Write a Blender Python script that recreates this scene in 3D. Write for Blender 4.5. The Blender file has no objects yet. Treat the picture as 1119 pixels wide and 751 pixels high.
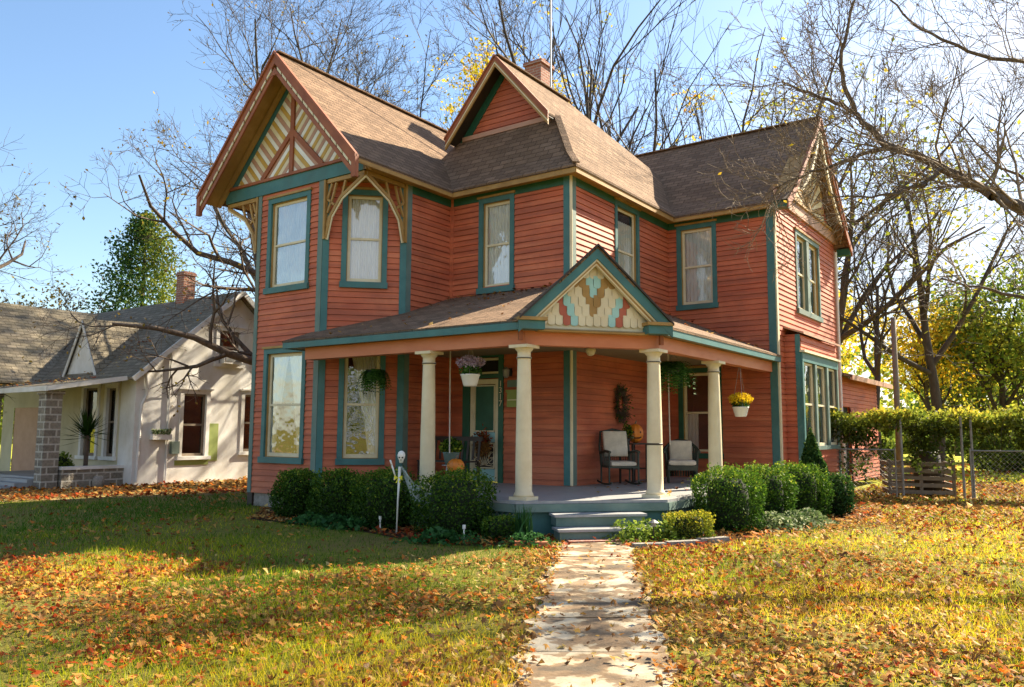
import bpy, math, random
import numpy as np
from mathutils import Vector, Matrix
random.seed(7); rng = np.random.default_rng(11)
C = bpy.context.scene.collection
R = math.radians
YAW = R(-35.375)
# ------------------------------------------------------------------ materials
def nodes(name):
    m = bpy.data.materials.new(name); m.use_nodes = True
    nt = m.node_tree; nt.nodes.clear()
    out = nt.nodes.new('ShaderNodeOutputMaterial')
    return m, nt, out
def N(nt, t, **k):
    n = nt.nodes.new(t)
    for a, b in k.items():
        if a.startswith('i_'): n.inputs[a[2:].replace('_', ' ')].default_value = b
        else: setattr(n, a, b)
    return n
def ramp(nt, fac, stops, interp='LINEAR'):
    r = nt.nodes.new('ShaderNodeValToRGB'); r.color_ramp.interpolation = interp
    e = r.color_ramp.elements
    while len(e) < len(stops): e.new(0.5)
    for i, (p, c) in enumerate(stops):
        e[i].position = p; e[i].color = (*c, 1) if len(c) == 3 else c
    nt.links.new(fac, r.inputs[0]); return r.outputs[0]
def noise(nt, vec, scale, detail=4, rough=.55, stretch=None):
    n = N(nt, 'ShaderNodeTexNoise'); n.inputs['Scale'].default_value = scale
    n.inputs['Detail'].default_value = detail; n.inputs['Roughness'].default_value = rough
    if stretch:
        mp = N(nt, 'ShaderNodeMapping'); mp.inputs['Scale'].default_value = stretch
        nt.links.new(vec, mp.inputs[0]); vec = mp.outputs[0]
    nt.links.new(vec, n.inputs['Vector']); return n.outputs['Fac']
def mixc(nt, fac, a, b):
    m = N(nt, 'ShaderNodeMix', data_type='RGBA')
    for sock, v in ((m.inputs['Factor'], fac), (m.inputs[6], a), (m.inputs[7], b)):
        if isinstance(v, (int, float)): sock.default_value = v
        elif isinstance(v, tuple): sock.default_value = (*v, 1)
        else: nt.links.new(v, sock)
    return m.outputs[2]
def bump(nt, h, strength=.4, dist=.01):
    b = N(nt, 'ShaderNodeBump'); b.inputs['Strength'].default_value = strength
    b.inputs['Distance'].default_value = dist; nt.links.new(h, b.inputs['Height']); return b.outputs[0]
def painted(name, c1, c2, rough=.6, scale=3, chips=None, bstr=.25, stretch=None, chip_at=.66, dirt=None, boards=False):
    m, nt, out = nodes(name); tc = N(nt, 'ShaderNodeTexCoord').outputs['Object']
    f = noise(nt, tc, scale, 5, .6, stretch)
    col = ramp(nt, f, [(.32, c1), (.68, c2)])
    fine = noise(nt, tc, scale*14, 3, .6, stretch)
    if dirt:
        g = noise(nt, tc, 1.1, 6, .7, (1, 1, .5))
        col = mixc(nt, ramp(nt, g, [(.45, (0, 0, 0)), (.75, (.7, .7, .7))]), col, dirt)
    if boards:
        bf = noise(nt, tc, 1, 2, .4, (.5, .5, 8.5)); col = mixc(nt, ramp(nt, bf, [(.38, (.5, .5, .5)), (.5, (0, 0, 0))]), col, dirt); bf2 = noise(nt, tc, 1, 2, .4, (.6, .6, 8.5)); col = mixc(nt, ramp(nt, bf2, [(.56, (0, 0, 0)), (.68, (.4, .4, .4))]), col, (.62, .21, .10))
        spz = N(nt, 'ShaderNodeSeparateXYZ'); nt.links.new(tc, spz.inputs[0]); gz = N(nt, 'ShaderNodeMapRange'); gz.inputs[1].default_value = .3; gz.inputs[2].default_value = 1.3; gz.inputs[3].default_value = .5; gz.inputs[4].default_value = 0; nt.links.new(spz.outputs[2], gz.inputs[0]); gm_ = N(nt, 'ShaderNodeMath', operation='MULTIPLY'); nt.links.new(gz.outputs[0], gm_.inputs[0]); nt.links.new(noise(nt, tc, 5, 5, .7), gm_.inputs[1]); col = mixc(nt, gm_.outputs[0], col, (.13, .09, .06))
    if chips:
        k = noise(nt, tc, 11, 5, .75, (1, 1, 3)); col = mixc(nt, ramp(nt, k, [(chip_at, (0, 0, 0)), (chip_at+.03, (1, 1, 1))]), col, chips)
    p = N(nt, 'ShaderNodeBsdfPrincipled'); nt.links.new(col, p.inputs['Base Color']); p.inputs['Roughness'].default_value = rough
    p.inputs['Specular IOR Level'].default_value = .35
    nt.links.new(bump(nt, fine, bstr, .006), p.inputs['Normal']); nt.links.new(p.outputs[0], out.inputs[0]); return m
def leafy(name, stops, trans=.35, rough=.6, gain=1.0):
    m, nt, out = nodes(name)
    at = N(nt, 'ShaderNodeAttribute', attribute_name='tint')
    col = ramp(nt, at.outputs['Fac'], stops)
    d = N(nt, 'ShaderNodeBsdfDiffuse'); t = N(nt, 'ShaderNodeBsdfTranslucent'); g = N(nt, 'ShaderNodeBsdfGlossy')
    g.inputs['Roughness'].default_value = .45; g.inputs['Color'].default_value = (.8, .8, .8, 1)
    nt.links.new(col, d.inputs[0]); nt.links.new(col, t.inputs[0])
    mx = N(nt, 'ShaderNodeMixShader'); mx.inputs[0].default_value = trans
    nt.links.new(d.outputs[0], mx.inputs[1]); nt.links.new(t.outputs[0], mx.inputs[2])
    m2 = N(nt, 'ShaderNodeMixShader'); m2.inputs[0].default_value = .012
    nt.links.new(mx.outputs[0], m2.inputs[1]); nt.links.new(g.outputs[0], m2.inputs[2])
    nt.links.new(m2.outputs[0], out.inputs[0]); return m
def shingles(name, c1, c2, row=.14, wid=.3, moss=None):
    m, nt, out = nodes(name); uv = N(nt, 'ShaderNodeUVMap').outputs[0]; tc = N(nt, 'ShaderNodeTexCoord').outputs['Object']
    b = N(nt, 'ShaderNodeTexBrick'); b.inputs['Scale'].default_value = 1; b.inputs['Brick Width'].default_value = wid
    b.inputs['Row Height'].default_value = row; b.inputs['Mortar Size'].default_value = .011; b.inputs['Mortar Smooth'].default_value = .3
    b.inputs['Color1'].default_value = (*c1, 1); b.inputs['Color2'].default_value = (*c2, 1)
    b.inputs['Mortar'].default_value = (c1[0]*.35, c1[1]*.35, c1[2]*.35, 1); b.inputs['Bias'].default_value = 0
    nt.links.new(uv, b.inputs['Vector'])
    g = noise(nt, tc, 1.3, 6, .7); col = mixc(nt, ramp(nt, g, [(.35, (0, 0, 0)), (.7, (.55, .55, .55))]), b.outputs['Color'], moss or tuple(.6*x for x in c1))
    g2 = noise(nt, tc, 60, 2, .5); col = mixc(nt, .22, col, ramp(nt, g2, [(.3, tuple(.4*x for x in c1)), (.7, tuple(min(1, 1.6*x) for x in c2))]))
    sp = N(nt, 'ShaderNodeSeparateXYZ'); nt.links.new(uv, sp.inputs[0])
    dv = N(nt, 'ShaderNodeMath', operation='DIVIDE'); dv.inputs[1].default_value = row; nt.links.new(sp.outputs[1], dv.inputs[0])
    fr = N(nt, 'ShaderNodeMath', operation='FRACT'); nt.links.new(dv.outputs[0], fr.inputs[0])
    inv = N(nt, 'ShaderNodeMath', operation='SUBTRACT'); inv.inputs[0].default_value = 1; nt.links.new(fr.outputs[0], inv.inputs[1])
    ad = N(nt, 'ShaderNodeMath', operation='ADD'); nt.links.new(inv.outputs[0], ad.inputs[0])
    ms = N(nt, 'ShaderNodeMath', operation='MULTIPLY'); ms.inputs[1].default_value = -.6; nt.links.new(b.outputs['Fac'], ms.inputs[0]); nt.links.new(ms.outputs[0], ad.inputs[1])
    ad2 = N(nt, 'ShaderNodeMath', operation='ADD'); nt.links.new(ad.outputs[0], ad2.inputs[0]); nt.links.new(g2, ad2.inputs[1])
    p = N(nt, 'ShaderNodeBsdfPrincipled'); nt.links.new(col, p.inputs['Base Color']); p.inputs['Roughness'].default_value = .9
    p.inputs['Specular IOR Level'].default_value = .2
    nt.links.new(bump(nt, ad2.outputs[0], .9, .03), p.inputs['Normal']); nt.links.new(p.outputs[0], out.inputs[0]); return m
def masonry(name, c1, c2, mort, bw, bh, ms=.012, dist=.02, stone=False):
    m, nt, out = nodes(name); uv = N(nt, 'ShaderNodeUVMap').outputs[0]; tc = N(nt, 'ShaderNodeTexCoord').outputs['Object']
    b = N(nt, 'ShaderNodeTexBrick'); b.inputs['Scale'].default_value = 1; b.inputs['Brick Width'].default_value = bw
    b.inputs['Row Height'].default_value = bh; b.inputs['Mortar Size'].default_value = ms
    b.inputs['Color1'].default_value = (*c1, 1); b.inputs['Color2'].default_value = (*c2, 1); b.inputs['Mortar'].default_value = (*mort, 1)
    nt.links.new(uv, b.inputs['Vector'])
    g = noise(nt, tc, 16 if stone else 30, 5, .7)
    col = mixc(nt, .35, b.outputs['Color'], ramp(nt, g, [(.3, tuple(.4*x for x in c1)), (.7, tuple(min(1, 1.7*x) for x in c2))]))
    ad = N(nt, 'ShaderNodeMath', operation='SUBTRACT'); nt.links.new(g, ad.inputs[0]); nt.links.new(b.outputs['Fac'], ad.inputs[1])
    p = N(nt, 'ShaderNodeBsdfPrincipled'); nt.links.new(col, p.inputs['Base Color']); p.inputs['Roughness'].default_value = .9
    nt.links.new(bump(nt, ad.outputs[0], .9, dist), p.inputs['Normal']); nt.links.new(p.outputs[0], out.inputs[0]); return m
def glassm(name, tint=(.8, .85, .85), refl=.3, wob=.15):
    m, nt, out = nodes(name); tc = N(nt, 'ShaderNodeTexCoord').outputs['Object']
    tr = N(nt, 'ShaderNodeBsdfTransparent'); tr.inputs[0].default_value = (*tint, 1)
    g = N(nt, 'ShaderNodeBsdfGlossy'); g.inputs['Roughness'].default_value = .015; g.inputs['Color'].default_value = (1, 1, 1, 1)
    nt.links.new(bump(nt, noise(nt, tc, 3.0, 2, .5), wob, .05), g.inputs['Normal'])
    fz = N(nt, 'ShaderNodeFresnel'); fz.inputs[0].default_value = 1.5
    ma = N(nt, 'ShaderNodeMath', operation='MULTIPLY_ADD', use_clamp=True); ma.inputs[1].default_value = 1.3; ma.inputs[2].default_value = refl
    nt.links.new(fz.outputs[0], ma.inputs[0])
    mx = N(nt, 'ShaderNodeMixShader'); nt.links.new(ma.outputs[0], mx.inputs[0]); nt.links.new(tr.outputs[0], mx.inputs[1]); nt.links.new(g.outputs[0], mx.inputs[2])
    nt.links.new(mx.outputs[0], out.inputs[0]); return m
def flat(name, c, rough=.6, metal=0):
    m, nt, out = nodes(name); tc = N(nt, 'ShaderNodeTexCoord').outputs['Object']
    p = N(nt, 'ShaderNodeBsdfPrincipled'); p.inputs['Roughness'].default_value = rough; p.inputs['Metallic'].default_value = metal
    col = ramp(nt, noise(nt, tc, 6, 5, .7), [(.25, tuple(.72*x for x in c)), (.75, tuple(min(1, 1.2*x) for x in c))])
    nt.links.new(col, p.inputs['Base Color']); nt.links.new(bump(nt, noise(nt, tc, 50, 2, .5), .15, .004), p.inputs['Normal'])
    nt.links.new(p.outputs[0], out.inputs[0]); return m
M = {}
M['siding'] = painted('salmon_siding_paint', (.45, .10, .045), (.63, .175, .078), .62, .9, chips=(.50, .36, .28), chip_at=.715, bstr=.3, stretch=(1, 1, 2.5), dirt=(.30, .085, .045), boards=True)
M['teal'] = painted('teal_trim_paint', (.040, .135, .135), (.062, .185, .18), .5, 3, dirt=(.07, .12, .10))
M['tealgray'] = painted('grey_teal_paint', (.10, .17, .15), (.15, .22, .19), .6, 3, dirt=(.16, .16, .12))  # greyer teal copy; on corner boards the lit faces are put into the colour
M['green'] = painted('dark_green_paint', (.018, .085, .05), (.03, .12, .07), .5, 3)
M['cream'] = painted('cream_paint', (.66, .56, .36), (.76, .67, .46), .5, 3, dirt=(.52, .42, .26))
M['white'] = painted('white_paint', (.72, .70, .62), (.8, .78, .72), .5, 3)
M['gold'] = painted('ochre_paint', (.34, .19, .05), (.44, .27, .09), .6, 3, dirt=(.22, .12, .04))
M['brown'] = painted('russet_brown_paint', (.26, .075, .028), (.36, .12, .05), .6, 3, dirt=(.16, .05, .025))
M['orange'] = painted('porch_beam_salmon_paint', (.52, .17, .075), (.62, .235, .12), .55, 1.2, chips=(.2, .06, .03), chip_at=.73, stretch=(1, 1, 3))
M['pinkbrown'] = painted('dusty_rose_paint', (.42, .23, .15), (.50, .29, .20), .6, 3)
M['olive'] = painted('mustard_paint', (.46, .27, .05), (.56, .35, .08), .6, 3)
M['ltblue'] = painted('pale_aqua_paint', (.30, .55, .52), (.38, .62, .58), .6, 3)
M['ltblue2'] = painted('door_aqua_paint', (.24, .46, .46), (.32, .55, .54), .5, 3)
M['shred'] = painted('brick_red_paint', (.40, .10, .06), (.48, .14, .08), .6, 3)
M['deck'] = painted('grey_deck_paint', (.27, .28, .29), (.36, .36, .36), .5, 2, dirt=(.22, .20, .18), stretch=(1, 6, 1))
M['ceiling'] = painted('porch_ceiling_paint', (.20, .16, .09), (.26, .21, .12), .6, 2)
M['roof'] = shingles('brown_asphalt_shingles', (.16, .10, .06), (.33, .21, .13))
M['nroof'] = shingles('grey_asphalt_shingles', (.15, .125, .09), (.31, .26, .19), .16, .3, moss=(.10, .10, .06))
M['brick'] = masonry('red_brick', (.27, .09, .055), (.36, .14, .085), (.42, .38, .32), .22, .075)
M['stone'] = masonry('rusticated_stone_block', (.13, .11, .085), (.30, .26, .20), (.62, .58, .50), .36, .19, .022, .07, True)
M['found'] = masonry('grey_foundation_stone', (.22, .20, .17), (.32, .29, .25), (.26, .24, .2), .5, .2, .015, .04, True)
M['glass'] = glassm('old_wavy_window_glass', (.95, .97, .96), .12, .2)
M['glassdark'] = glassm('reflective_window_glass', (.85, .88, .86), .20, .22)
M['glassfar'] = glassm('dull_window_glass', (.8, .82, .8), .02, .1)
M['dark'] = flat('dark_room_interior', (.012, .011, .01), .9)
M['dark2'] = flat('dark_brown_wood', (.035, .022, .014), .6)
M['wicker'] = flat('dark_green_wicker', (.02, .03, .02), .5)
M['cloth'] = flat('patterned_cream_cloth', (.55, .50, .42), .95)
M['metal'] = flat('grey_painted_metal', (.28, .28, .27), .45, .4)
M['pole'] = flat('galvanised_metal', (.26, .25, .23), .6, .5)
M['wood'] = flat('weathered_grey_wood', (.20, .155, .11), .85)
M['terracotta'] = flat('terracotta_clay', (.42, .14, .06), .85)
M['black'] = flat('black_plastic', (.015, .015, .015), .4)
M['pumpkin'] = flat('orange_pumpkin_skin', (.72, .22, .02), .5)
M['stucco'] = painted('aged_white_stucco', (.62, .605, .57), (.76, .745, .71), .85, 1.0, bstr=.5, dirt=(.42, .38, .28))
M['nwall'] = painted('pale_yellow_plaster', (.50, .44, .28), (.58, .52, .36), .8, 1.0, dirt=(.36, .31, .2))
M['limegreen'] = painted('lime_green_paint', (.24, .30, .08), (.32, .38, .12), .7, 3)
M['bark'] = None
def barkm(name, a, b):
    m, nt, out = nodes(name); tc = N(nt, 'ShaderNodeTexCoord').outputs['Object']
    f = noise(nt, tc, 8, 6, .7, (1, 1, .3)); col = ramp(nt, f, [(.3, a), (.7, b)])
    p = N(nt, 'ShaderNodeBsdfPrincipled'); nt.links.new(col, p.inputs['Base Color']); p.inputs['Roughness'].default_value = .9
    nt.links.new(bump(nt, f, .8, .03), p.inputs['Normal']); nt.links.new(p.outputs[0], out.inputs[0]); return m
M['bark'] = barkm('grey_brown_bark', (.055, .038, .026), (.15, .11, .08))
M['barklight'] = barkm('sunlit_tan_bark', (.12, .085, .05), (.26, .19, .12))
M['barkdark'] = barkm('dark_bark', (.03, .022, .018), (.08, .06, .045))
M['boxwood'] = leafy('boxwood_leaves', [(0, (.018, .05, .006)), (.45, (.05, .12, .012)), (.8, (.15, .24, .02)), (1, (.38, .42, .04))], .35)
M['cone'] = leafy('arborvitae_leaves', [(0, (.01, .04, .008)), (.6, (.04, .10, .02)), (1, (.14, .2, .03))], .3)
M['yellowhedge'] = leafy('golden_hedge_leaves', [(0, (.06, .10, .01)), (.4, (.2, .24, .02)), (1, (.5, .38, .03))], .45)
M['lime'] = leafy('lime_green_leaves', [(0, (.06, .13, .01)), (1, (.3, .38, .06))], .45)
M['hosta'] = leafy('deep_green_leaves', [(0, (.015, .06, .015)), (1, (.06, .17, .04))], .35)
M['varieg'] = leafy('variegated_ground_cover_leaves', [(0, (.05, .10, .03)), (.6, (.16, .22, .08)), (1, (.5, .52, .32))], .3)
M['fern'] = leafy('fern_fronds', [(0, (.02, .07, .01)), (1, (.12, .24, .04))], .4)
M['mauve'] = leafy('mauve_flower_petals', [(0, (.34, .24, .33)), (1, (.62, .50, .58))], .3)
M['yflower'] = leafy('yellow_flower_petals', [(0, (.55, .33, .01)), (1, (.85, .68, .03))], .3)
M['yleaf'] = leafy('yellow_autumn_leaves', [(0, (.26, .25, .02)), (.4, (.50, .40, .03)), (.8, (.70, .50, .04)), (1, (.66, .32, .02))], .5)
M['ygleaf'] = leafy('yellow_green_leaves', [(0, (.06, .085, .012)), (.5, (.22, .26, .03)), (1, (.60, .46, .05))], .5)
M['gleaf'] = leafy('green_tree_leaves', [(0, (.035, .07, .012)), (.5, (.15, .22, .03)), (1, (.44, .42, .05))], .5)
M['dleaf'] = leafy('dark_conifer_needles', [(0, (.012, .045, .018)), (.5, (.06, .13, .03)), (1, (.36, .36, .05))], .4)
M['bleaf'] = leafy('sparse_brown_leaves', [(0, (.08, .05, .02)), (.6, (.22, .15, .03)), (1, (.45, .33, .03))], .45)
M['grass'] = leafy('lawn_grass_blades', [(0, (.05, .14, .006)), (.28, (.20, .29, .01)), (.55, (.60, .52, .02)), (1, (.85, .62, .05))], .5)
M['fallen'] = leafy('fallen_maple_leaves', [(0, (.09, .03, .012)), (.12, (.38, .05, .01)), (.22, (.14, .07, .03)), (.42, (.30, .14, .04)), (.68, (.50, .29, .07)), (.82, (.58, .13, .01)), (.9, (.55, .38, .12)), (1, (.62, .47, .20))], .25)
M['yflat'] = flat('yellow_ribbon', (.75, .7, .03), .6)
M['net'] = None
def netm():
    m, nt, out = nodes('pale_gauze_net'); tr = N(nt, 'ShaderNodeBsdfTransparent'); d = N(nt, 'ShaderNodeBsdfDiffuse'); d.inputs[0].default_value = (.6, .68, .66, 1)
    mx = N(nt, 'ShaderNodeMixShader'); mx.inputs[0].default_value = .5; nt.links.new(tr.outputs[0], mx.inputs[1]); nt.links.new(d.outputs[0], mx.inputs[2]); nt.links.new(mx.outputs[0], out.inputs[0]); return m
M['net'] = netm()
def curtm():
    m, nt, out = nodes('lace_curtain_cloth'); tc = N(nt, 'ShaderNodeTexCoord').outputs['Object']
    d = N(nt, 'ShaderNodeBsdfDiffuse'); tl = N(nt, 'ShaderNodeBsdfTranslucent'); mx = N(nt, 'ShaderNodeMixShader'); mx.inputs[0].default_value = .08
    col = ramp(nt, noise(nt, tc, 14, 4, .6, (1, 1, .2)), [(.3, (.80, .78, .74)), (.7, (.93, .92, .89))]); nt.links.new(col, d.inputs[0]); nt.links.new(col, tl.inputs[0])
    nt.links.new(d.outputs[0], mx.inputs[1]); nt.links.new(tl.outputs[0], mx.inputs[2]); nt.links.new(mx.outputs[0], out.inputs[0]); return m
M['curtain'] = curtm()
# ------------------------------------------------------------------ mesh builder
class MB:
    def __init__(s): s.v = []; s.f = []; s.m = []; s.uv = []
    def poly(s, pts, mi=0, uv=None):
        i = len(s.v); s.v += [tuple(p) for p in pts]; s.f.append(tuple(range(i, i+len(pts)))); s.m.append(mi)
        if uv is None: uv = autouv([Vector(p) for p in pts])
        s.uv += uv
    def hexa(s, p, mi=0):     # p: 8 points, bottom ring 0-3, top ring 4-7
        for q in ((3, 2, 1, 0), (4, 5, 6, 7), (0, 1, 5, 4), (1, 2, 6, 5), (2, 3, 7, 6), (3, 0, 4, 7)): s.poly([p[k] for k in q], mi)
    def box(s, x0, x1, y0, y1, z0, z1, mi=0):
        s.hexa([(x0, y0, z0), (x1, y0, z0), (x1, y1, z0), (x0, y1, z0), (x0, y0, z1), (x1, y0, z1), (x1, y1, z1), (x0, y1, z1)], mi)
    def fbox(s, fr, a0, a1, z0, z1, d0, d1, mi=0):
        s.hexa([fr(a0, z0, d1), fr(a1, z0, d1), fr(a1, z0, d0), fr(a0, z0, d0), fr(a0, z1, d1), fr(a1, z1, d1), fr(a1, z1, d0), fr(a0, z1, d0)], mi)
    def bar(s, a, b, w, h=None, up=(0, 0, 1), mi=0):
        a, b = Vector(a), Vector(b); h = h or w; d = (b-a).normalized(); up = Vector(up)
        x = d.cross(up)
        if x.length < 1e-3: x = d.cross(Vector((1, 0, 0)))
        x.normalize(); y = x.cross(d)
        c = lambda p, i, j: p + x*(i*w/2) + y*(j*h/2)
        s.hexa([c(a, -1, -1), c(a, 1, -1), c(a, 1, 1), c(a, -1, 1), c(b, -1, -1), c(b, 1, -1), c(b, 1, 1), c(b, -1, 1)], mi)
    def prism(s, pts, ext, mi=0):   # planar polygon extruded by vector ext
        e = Vector(ext); P = [Vector(p) for p in pts]; n = len(P)
        s.poly(P, mi); s.poly([p+e for p in reversed(P)], mi)
        for i in range(n): s.poly([P[(i+1) % n], P[i], P[i]+e, P[(i+1) % n]+e], mi)
    def tube(s, pts, rad, n=8, mi=0, cap=True):
        pts = [Vector(p) for p in pts]
        if not hasattr(rad, '__len__'): rad = [rad]*len(pts)
        rings = []; px = None
        for k, p in enumerate(pts):
            d = (pts[min(k+1, len(pts)-1)]-pts[max(k-1, 0)]).normalized()
            x = (px - d*px.dot(d)) if px is not None else d.cross(Vector((0, 0, 1)))
            if x.length < 1e-3: x = d.cross(Vector((1, 0, 0)))
            x.normalize(); px = x; y = d.cross(x); i = len(s.v)
            for j in range(n):
                a = 2*math.pi*j/n; s.v.append(tuple(p+(x*math.cos(a)+y*math.sin(a))*rad[k]))
            rings.append(i)
        for k in range(len(rings)-1):
            for j in range(n):
                s.f.append((rings[k]+j, rings[k]+(j+1) % n, rings[k+1]+(j+1) % n, rings[k+1]+j)); s.m.append(mi); s.uv += [(0, 0)]*4
        if cap:
            for r_ in (tuple(rings[0]+j for j in reversed(range(n))), tuple(rings[-1]+j for j in range(n))):
                s.f.append(r_); s.m.append(mi); s.uv += [(0, 0)]*n
    def lathe(s, c, prof, n=16, mi=0):   # prof: (r, z)
        c = Vector(c); s.tube([c+Vector((0, 0, z)) for r, z in prof], [max(r, 1e-4) for r, z in prof], n, mi)
    def build(s, name, mats, parent=None, smooth=False, loc=None):
        me = bpy.data.meshes.new(name); me.from_pydata(s.v, [], s.f)
        if not isinstance(mats, (list, tuple)): mats = [mats]
        for k in mats: me.materials.append(M[k] if isinstance(k, str) else k)
        me.polygons.foreach_set('material_index', s.m)
        ul = me.uv_layers.new(name='UVMap'); ul.data.foreach_set('uv', np.array(s.uv, dtype=np.float32).ravel())
        if smooth: me.shade_smooth()
        me.validate(); me.update()
        o = bpy.data.objects.new(name, me); C.objects.link(o)
        if parent: o.parent = parent
        if loc: o.location = loc
        return o
def autouv(P):
    n = Vector((0, 0, 0))
    for i in range(1, len(P)-1): n += (P[i]-P[0]).cross(P[i+1]-P[0])
    if n.length < 1e-9: return [(0, 0)]*len(P)
    n.normalize(); al = Vector((0, 0, 1)).cross(n)
    if al.length < .05: al = Vector((1, 0, 0))
    al.normalize(); up = n.cross(al)
    return [(p.dot(al), p.dot(up)) for p in P]
def npmesh(name, V, F, mat, parent=None, tint=None, loc=None, smooth=False):
    V = np.asarray(V, np.float32); F = np.asarray(F, np.int32); k = F.shape[1]
    me = bpy.data.meshes.new(name); me.vertices.add(len(V)); me.vertices.foreach_set('co', V.ravel())
    me.loops.add(F.size); me.loops.foreach_set('vertex_index', F.ravel())
    me.polygons.add(len(F)); me.polygons.foreach_set('loop_start', np.arange(0, F.size, k, dtype=np.int32))
    if tint is not None:
        a = me.attributes.new('tint', 'FLOAT', 'FACE'); a.data.foreach_set('value', np.asarray(tint, np.float32))
    me.materials.append(M[mat]); me.update(calc_edges=True); me.validate()
    if smooth: me.shade_smooth()
    o = bpy.data.objects.new(name, me); C.objects.link(o)
    if parent: o.parent = parent
    if loc is not None: o.location = loc
    return o
def quads(P, D, W, L, wid):   # leaf diamonds: centre P, length dir D, width dir W
    L = L[:, None]; wid = wid[:, None]
    V = np.stack([P-D*L*.5, P+W*wid*.5, P+D*L*.5, P-W*wid*.5], 1).reshape(-1, 3)
    return V, np.arange(len(V)).reshape(-1, 4)
def unit(a): return a/np.maximum(np.linalg.norm(a, axis=-1, keepdims=True), 1e-9)
def leafcloud(P, size, r, flat_=0.0, var=.4):
    n = len(P); D = unit(r.normal(size=(n, 3))*np.array([1, 1, 1-flat_])); X = unit(r.normal(size=(n, 3))); W = unit(np.cross(D, X))
    L = size*(1+var*(r.random(n)-.5)*2); return quads(P, D, W, L, L*.6)
def thing(name, label, cat, loc=(0, 0, 0), rz=0, group=None):
    o = bpy.data.objects.new(name, None); C.objects.link(o); o.location = loc; o.rotation_euler = (0, 0, rz)
    return tag(o, label, cat, group)
def tag(o, label=None, cat=None, group=None, kind=None):
    if label: o['label'] = label
    if cat: o['category'] = cat
    if group: o['group'] = group
    if kind: o['kind'] = kind
    return o
def Fr(o, s, n):
    o = Vector((o[0], o[1], 0)); s = Vector((s[0], s[1], 0)).normalized(); n = Vector((n[0], n[1], 0)).normalized()
    return lambda a, z, d=0: o + s*a + n*d + Vector((0, 0, z))
def clip_z(P, z):   # interval of convex polygon (s,z) at height z
    xs = []
    for i in range(len(P)):
        (s0, z0), (s1, z1) = P[i], P[(i+1) % len(P)]
        if (z0 <= z <= z1) or (z1 <= z <= z0):
            if abs(z1-z0) < 1e-9: xs += [s0, s1]
            else: xs.append(s0+(s1-s0)*(z-z0)/(z1-z0))
    return (min(xs), max(xs)) if xs else None
def siding(mb, fr, P, holes=(), lap=.118, base=.27, mi=0, pro=.022):
    zmin = min(p[1] for p in P); zmax = max(p[1] for p in P); k = math.floor((zmin-base)/lap+1e-6); rr = random.Random(int(zmin*97)+len(P)+int(sum(p[0] for p in P)*31))
    while base+k*lap < zmax-1e-4:
        za = max(base+k*lap, zmin); zb = min(base+(k+1)*lap, zmax); k += 1
        if zb-za < .01: continue
        A = clip_z(P, za+1e-5); B = clip_z(P, zb-1e-5)
        if not A or not B: continue
        mid = (za+zb)/2; segs = [(A[0], A[1], B[0], B[1])]
        for (h0, h1, g0, g1) in holes:
            if g0 < mid < g1:
                ns = []
                for (a0, a1, b0, b1) in segs:
                    if h1 <= min(a0, b0) or h0 >= max(a1, b1): ns.append((a0, a1, b0, b1)); continue
                    if h0 > a0: ns.append((a0, h0, b0, h0))
                    if h1 < a1: ns.append((h1, a1, h1, b1))
                segs = ns
        for (a0, a1, b0, b1) in segs:
            # random butt joints between boards
            cuts = [0]; t = rr.uniform(.15, 1)*3.2/max(a1-a0, .1)
            while t < .95: cuts.append(t); t += 3.4/max(a1-a0, .1)
            cuts.append(1)
            for i in range(len(cuts)-1):
                u0, u1 = cuts[i], cuts[i+1]; w = rr.uniform(-.003, .003); g = .0015 if 0 < i else 0
                q = lambda x, y, u: x+(y-x)*u
                lo0, lo1, hi0, hi1 = q(a0, a1, u0)+g, q(a0, a1, u1), q(b0, b1, u0)+g, q(b0, b1, u1)
                d = pro+w
                mb.poly([fr(lo0, za, d), fr(lo1, za, d), fr(hi1, zb-.006, .002), fr(hi0, zb-.006, .002)], mi)
                mb.poly([fr(lo0, za-.012, -.03), fr(lo1, za-.012, -.03), fr(hi1, zb+.012, -.03), fr(hi0, zb+.012, -.03)], mi)
                mb.poly([fr(lo0, za, -.03), fr(lo1, za, -.03), fr(lo1, za, d), fr(lo0, za, d)], mi)
# ================================================================== THE HOUSE
H = thing('house', 'two-storey red and teal Victorian clapboard house with wraparound corner porch and striped gable', 'house', (-2.817, 14.925, 0), YAW)
W_, V1, U1, V2, U2, V3 = 4.307, 2.546, 3.034, 7.04, 5.57, 12.371
bb = 1.153; aa = 1.12
fF = Fr((0, 0), (1, 0), (0, -1))                 # gable facade, a = u
fD = Fr((-bb, 0), (1, 1), (1, -1)); LD = bb*2**.5  # cut corner right
fDl = Fr((-W_, aa), (1, -1), (-1, -1)); LDl = aa*2**.5
fE = Fr((0, 0), (0, 1), (1, 0))                  # u=0 wall, a = v
fV1 = Fr((0, V1), (1, 0), (0, -1)); fU1 = Fr((U1, 0), (0, 1), (1, 0))
fV2 = Fr((0, V2), (1, 0), (0, -1)); fU2 = Fr((U2, 0), (0, 1), (1, 0))
BX = .35; fB = Fr((U2+BX, 0), (0, 1), (1, 0))
Z0, ZE = .27, 6.54
def hole(w): return (w[0]+.07, w[1]-.07, w[2]+.05, w[3]-.05)
wins = {
 'F': [(-2.86, -1.53, 4.4, 6.38), (-2.82, -1.52, .93, 3.2)],
 'D': [(.36, 1.26, 4.4, 6.35), (.38, 1.28, .93, 3.2)],
 'V1': [(.79, 1.70, 4.42, 6.40)], 'U1': [(4.32, 5.46, 4.42, 6.48)], 'V2': [(3.27, 4.25, 4.44, 6.42), (3.25, 4.3, 1.0, 3.02)],
 'U2': [(8.6, 10.72, 4.4, 6.38)]}
door = (.42, 1.46, .5, 3.16)
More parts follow.
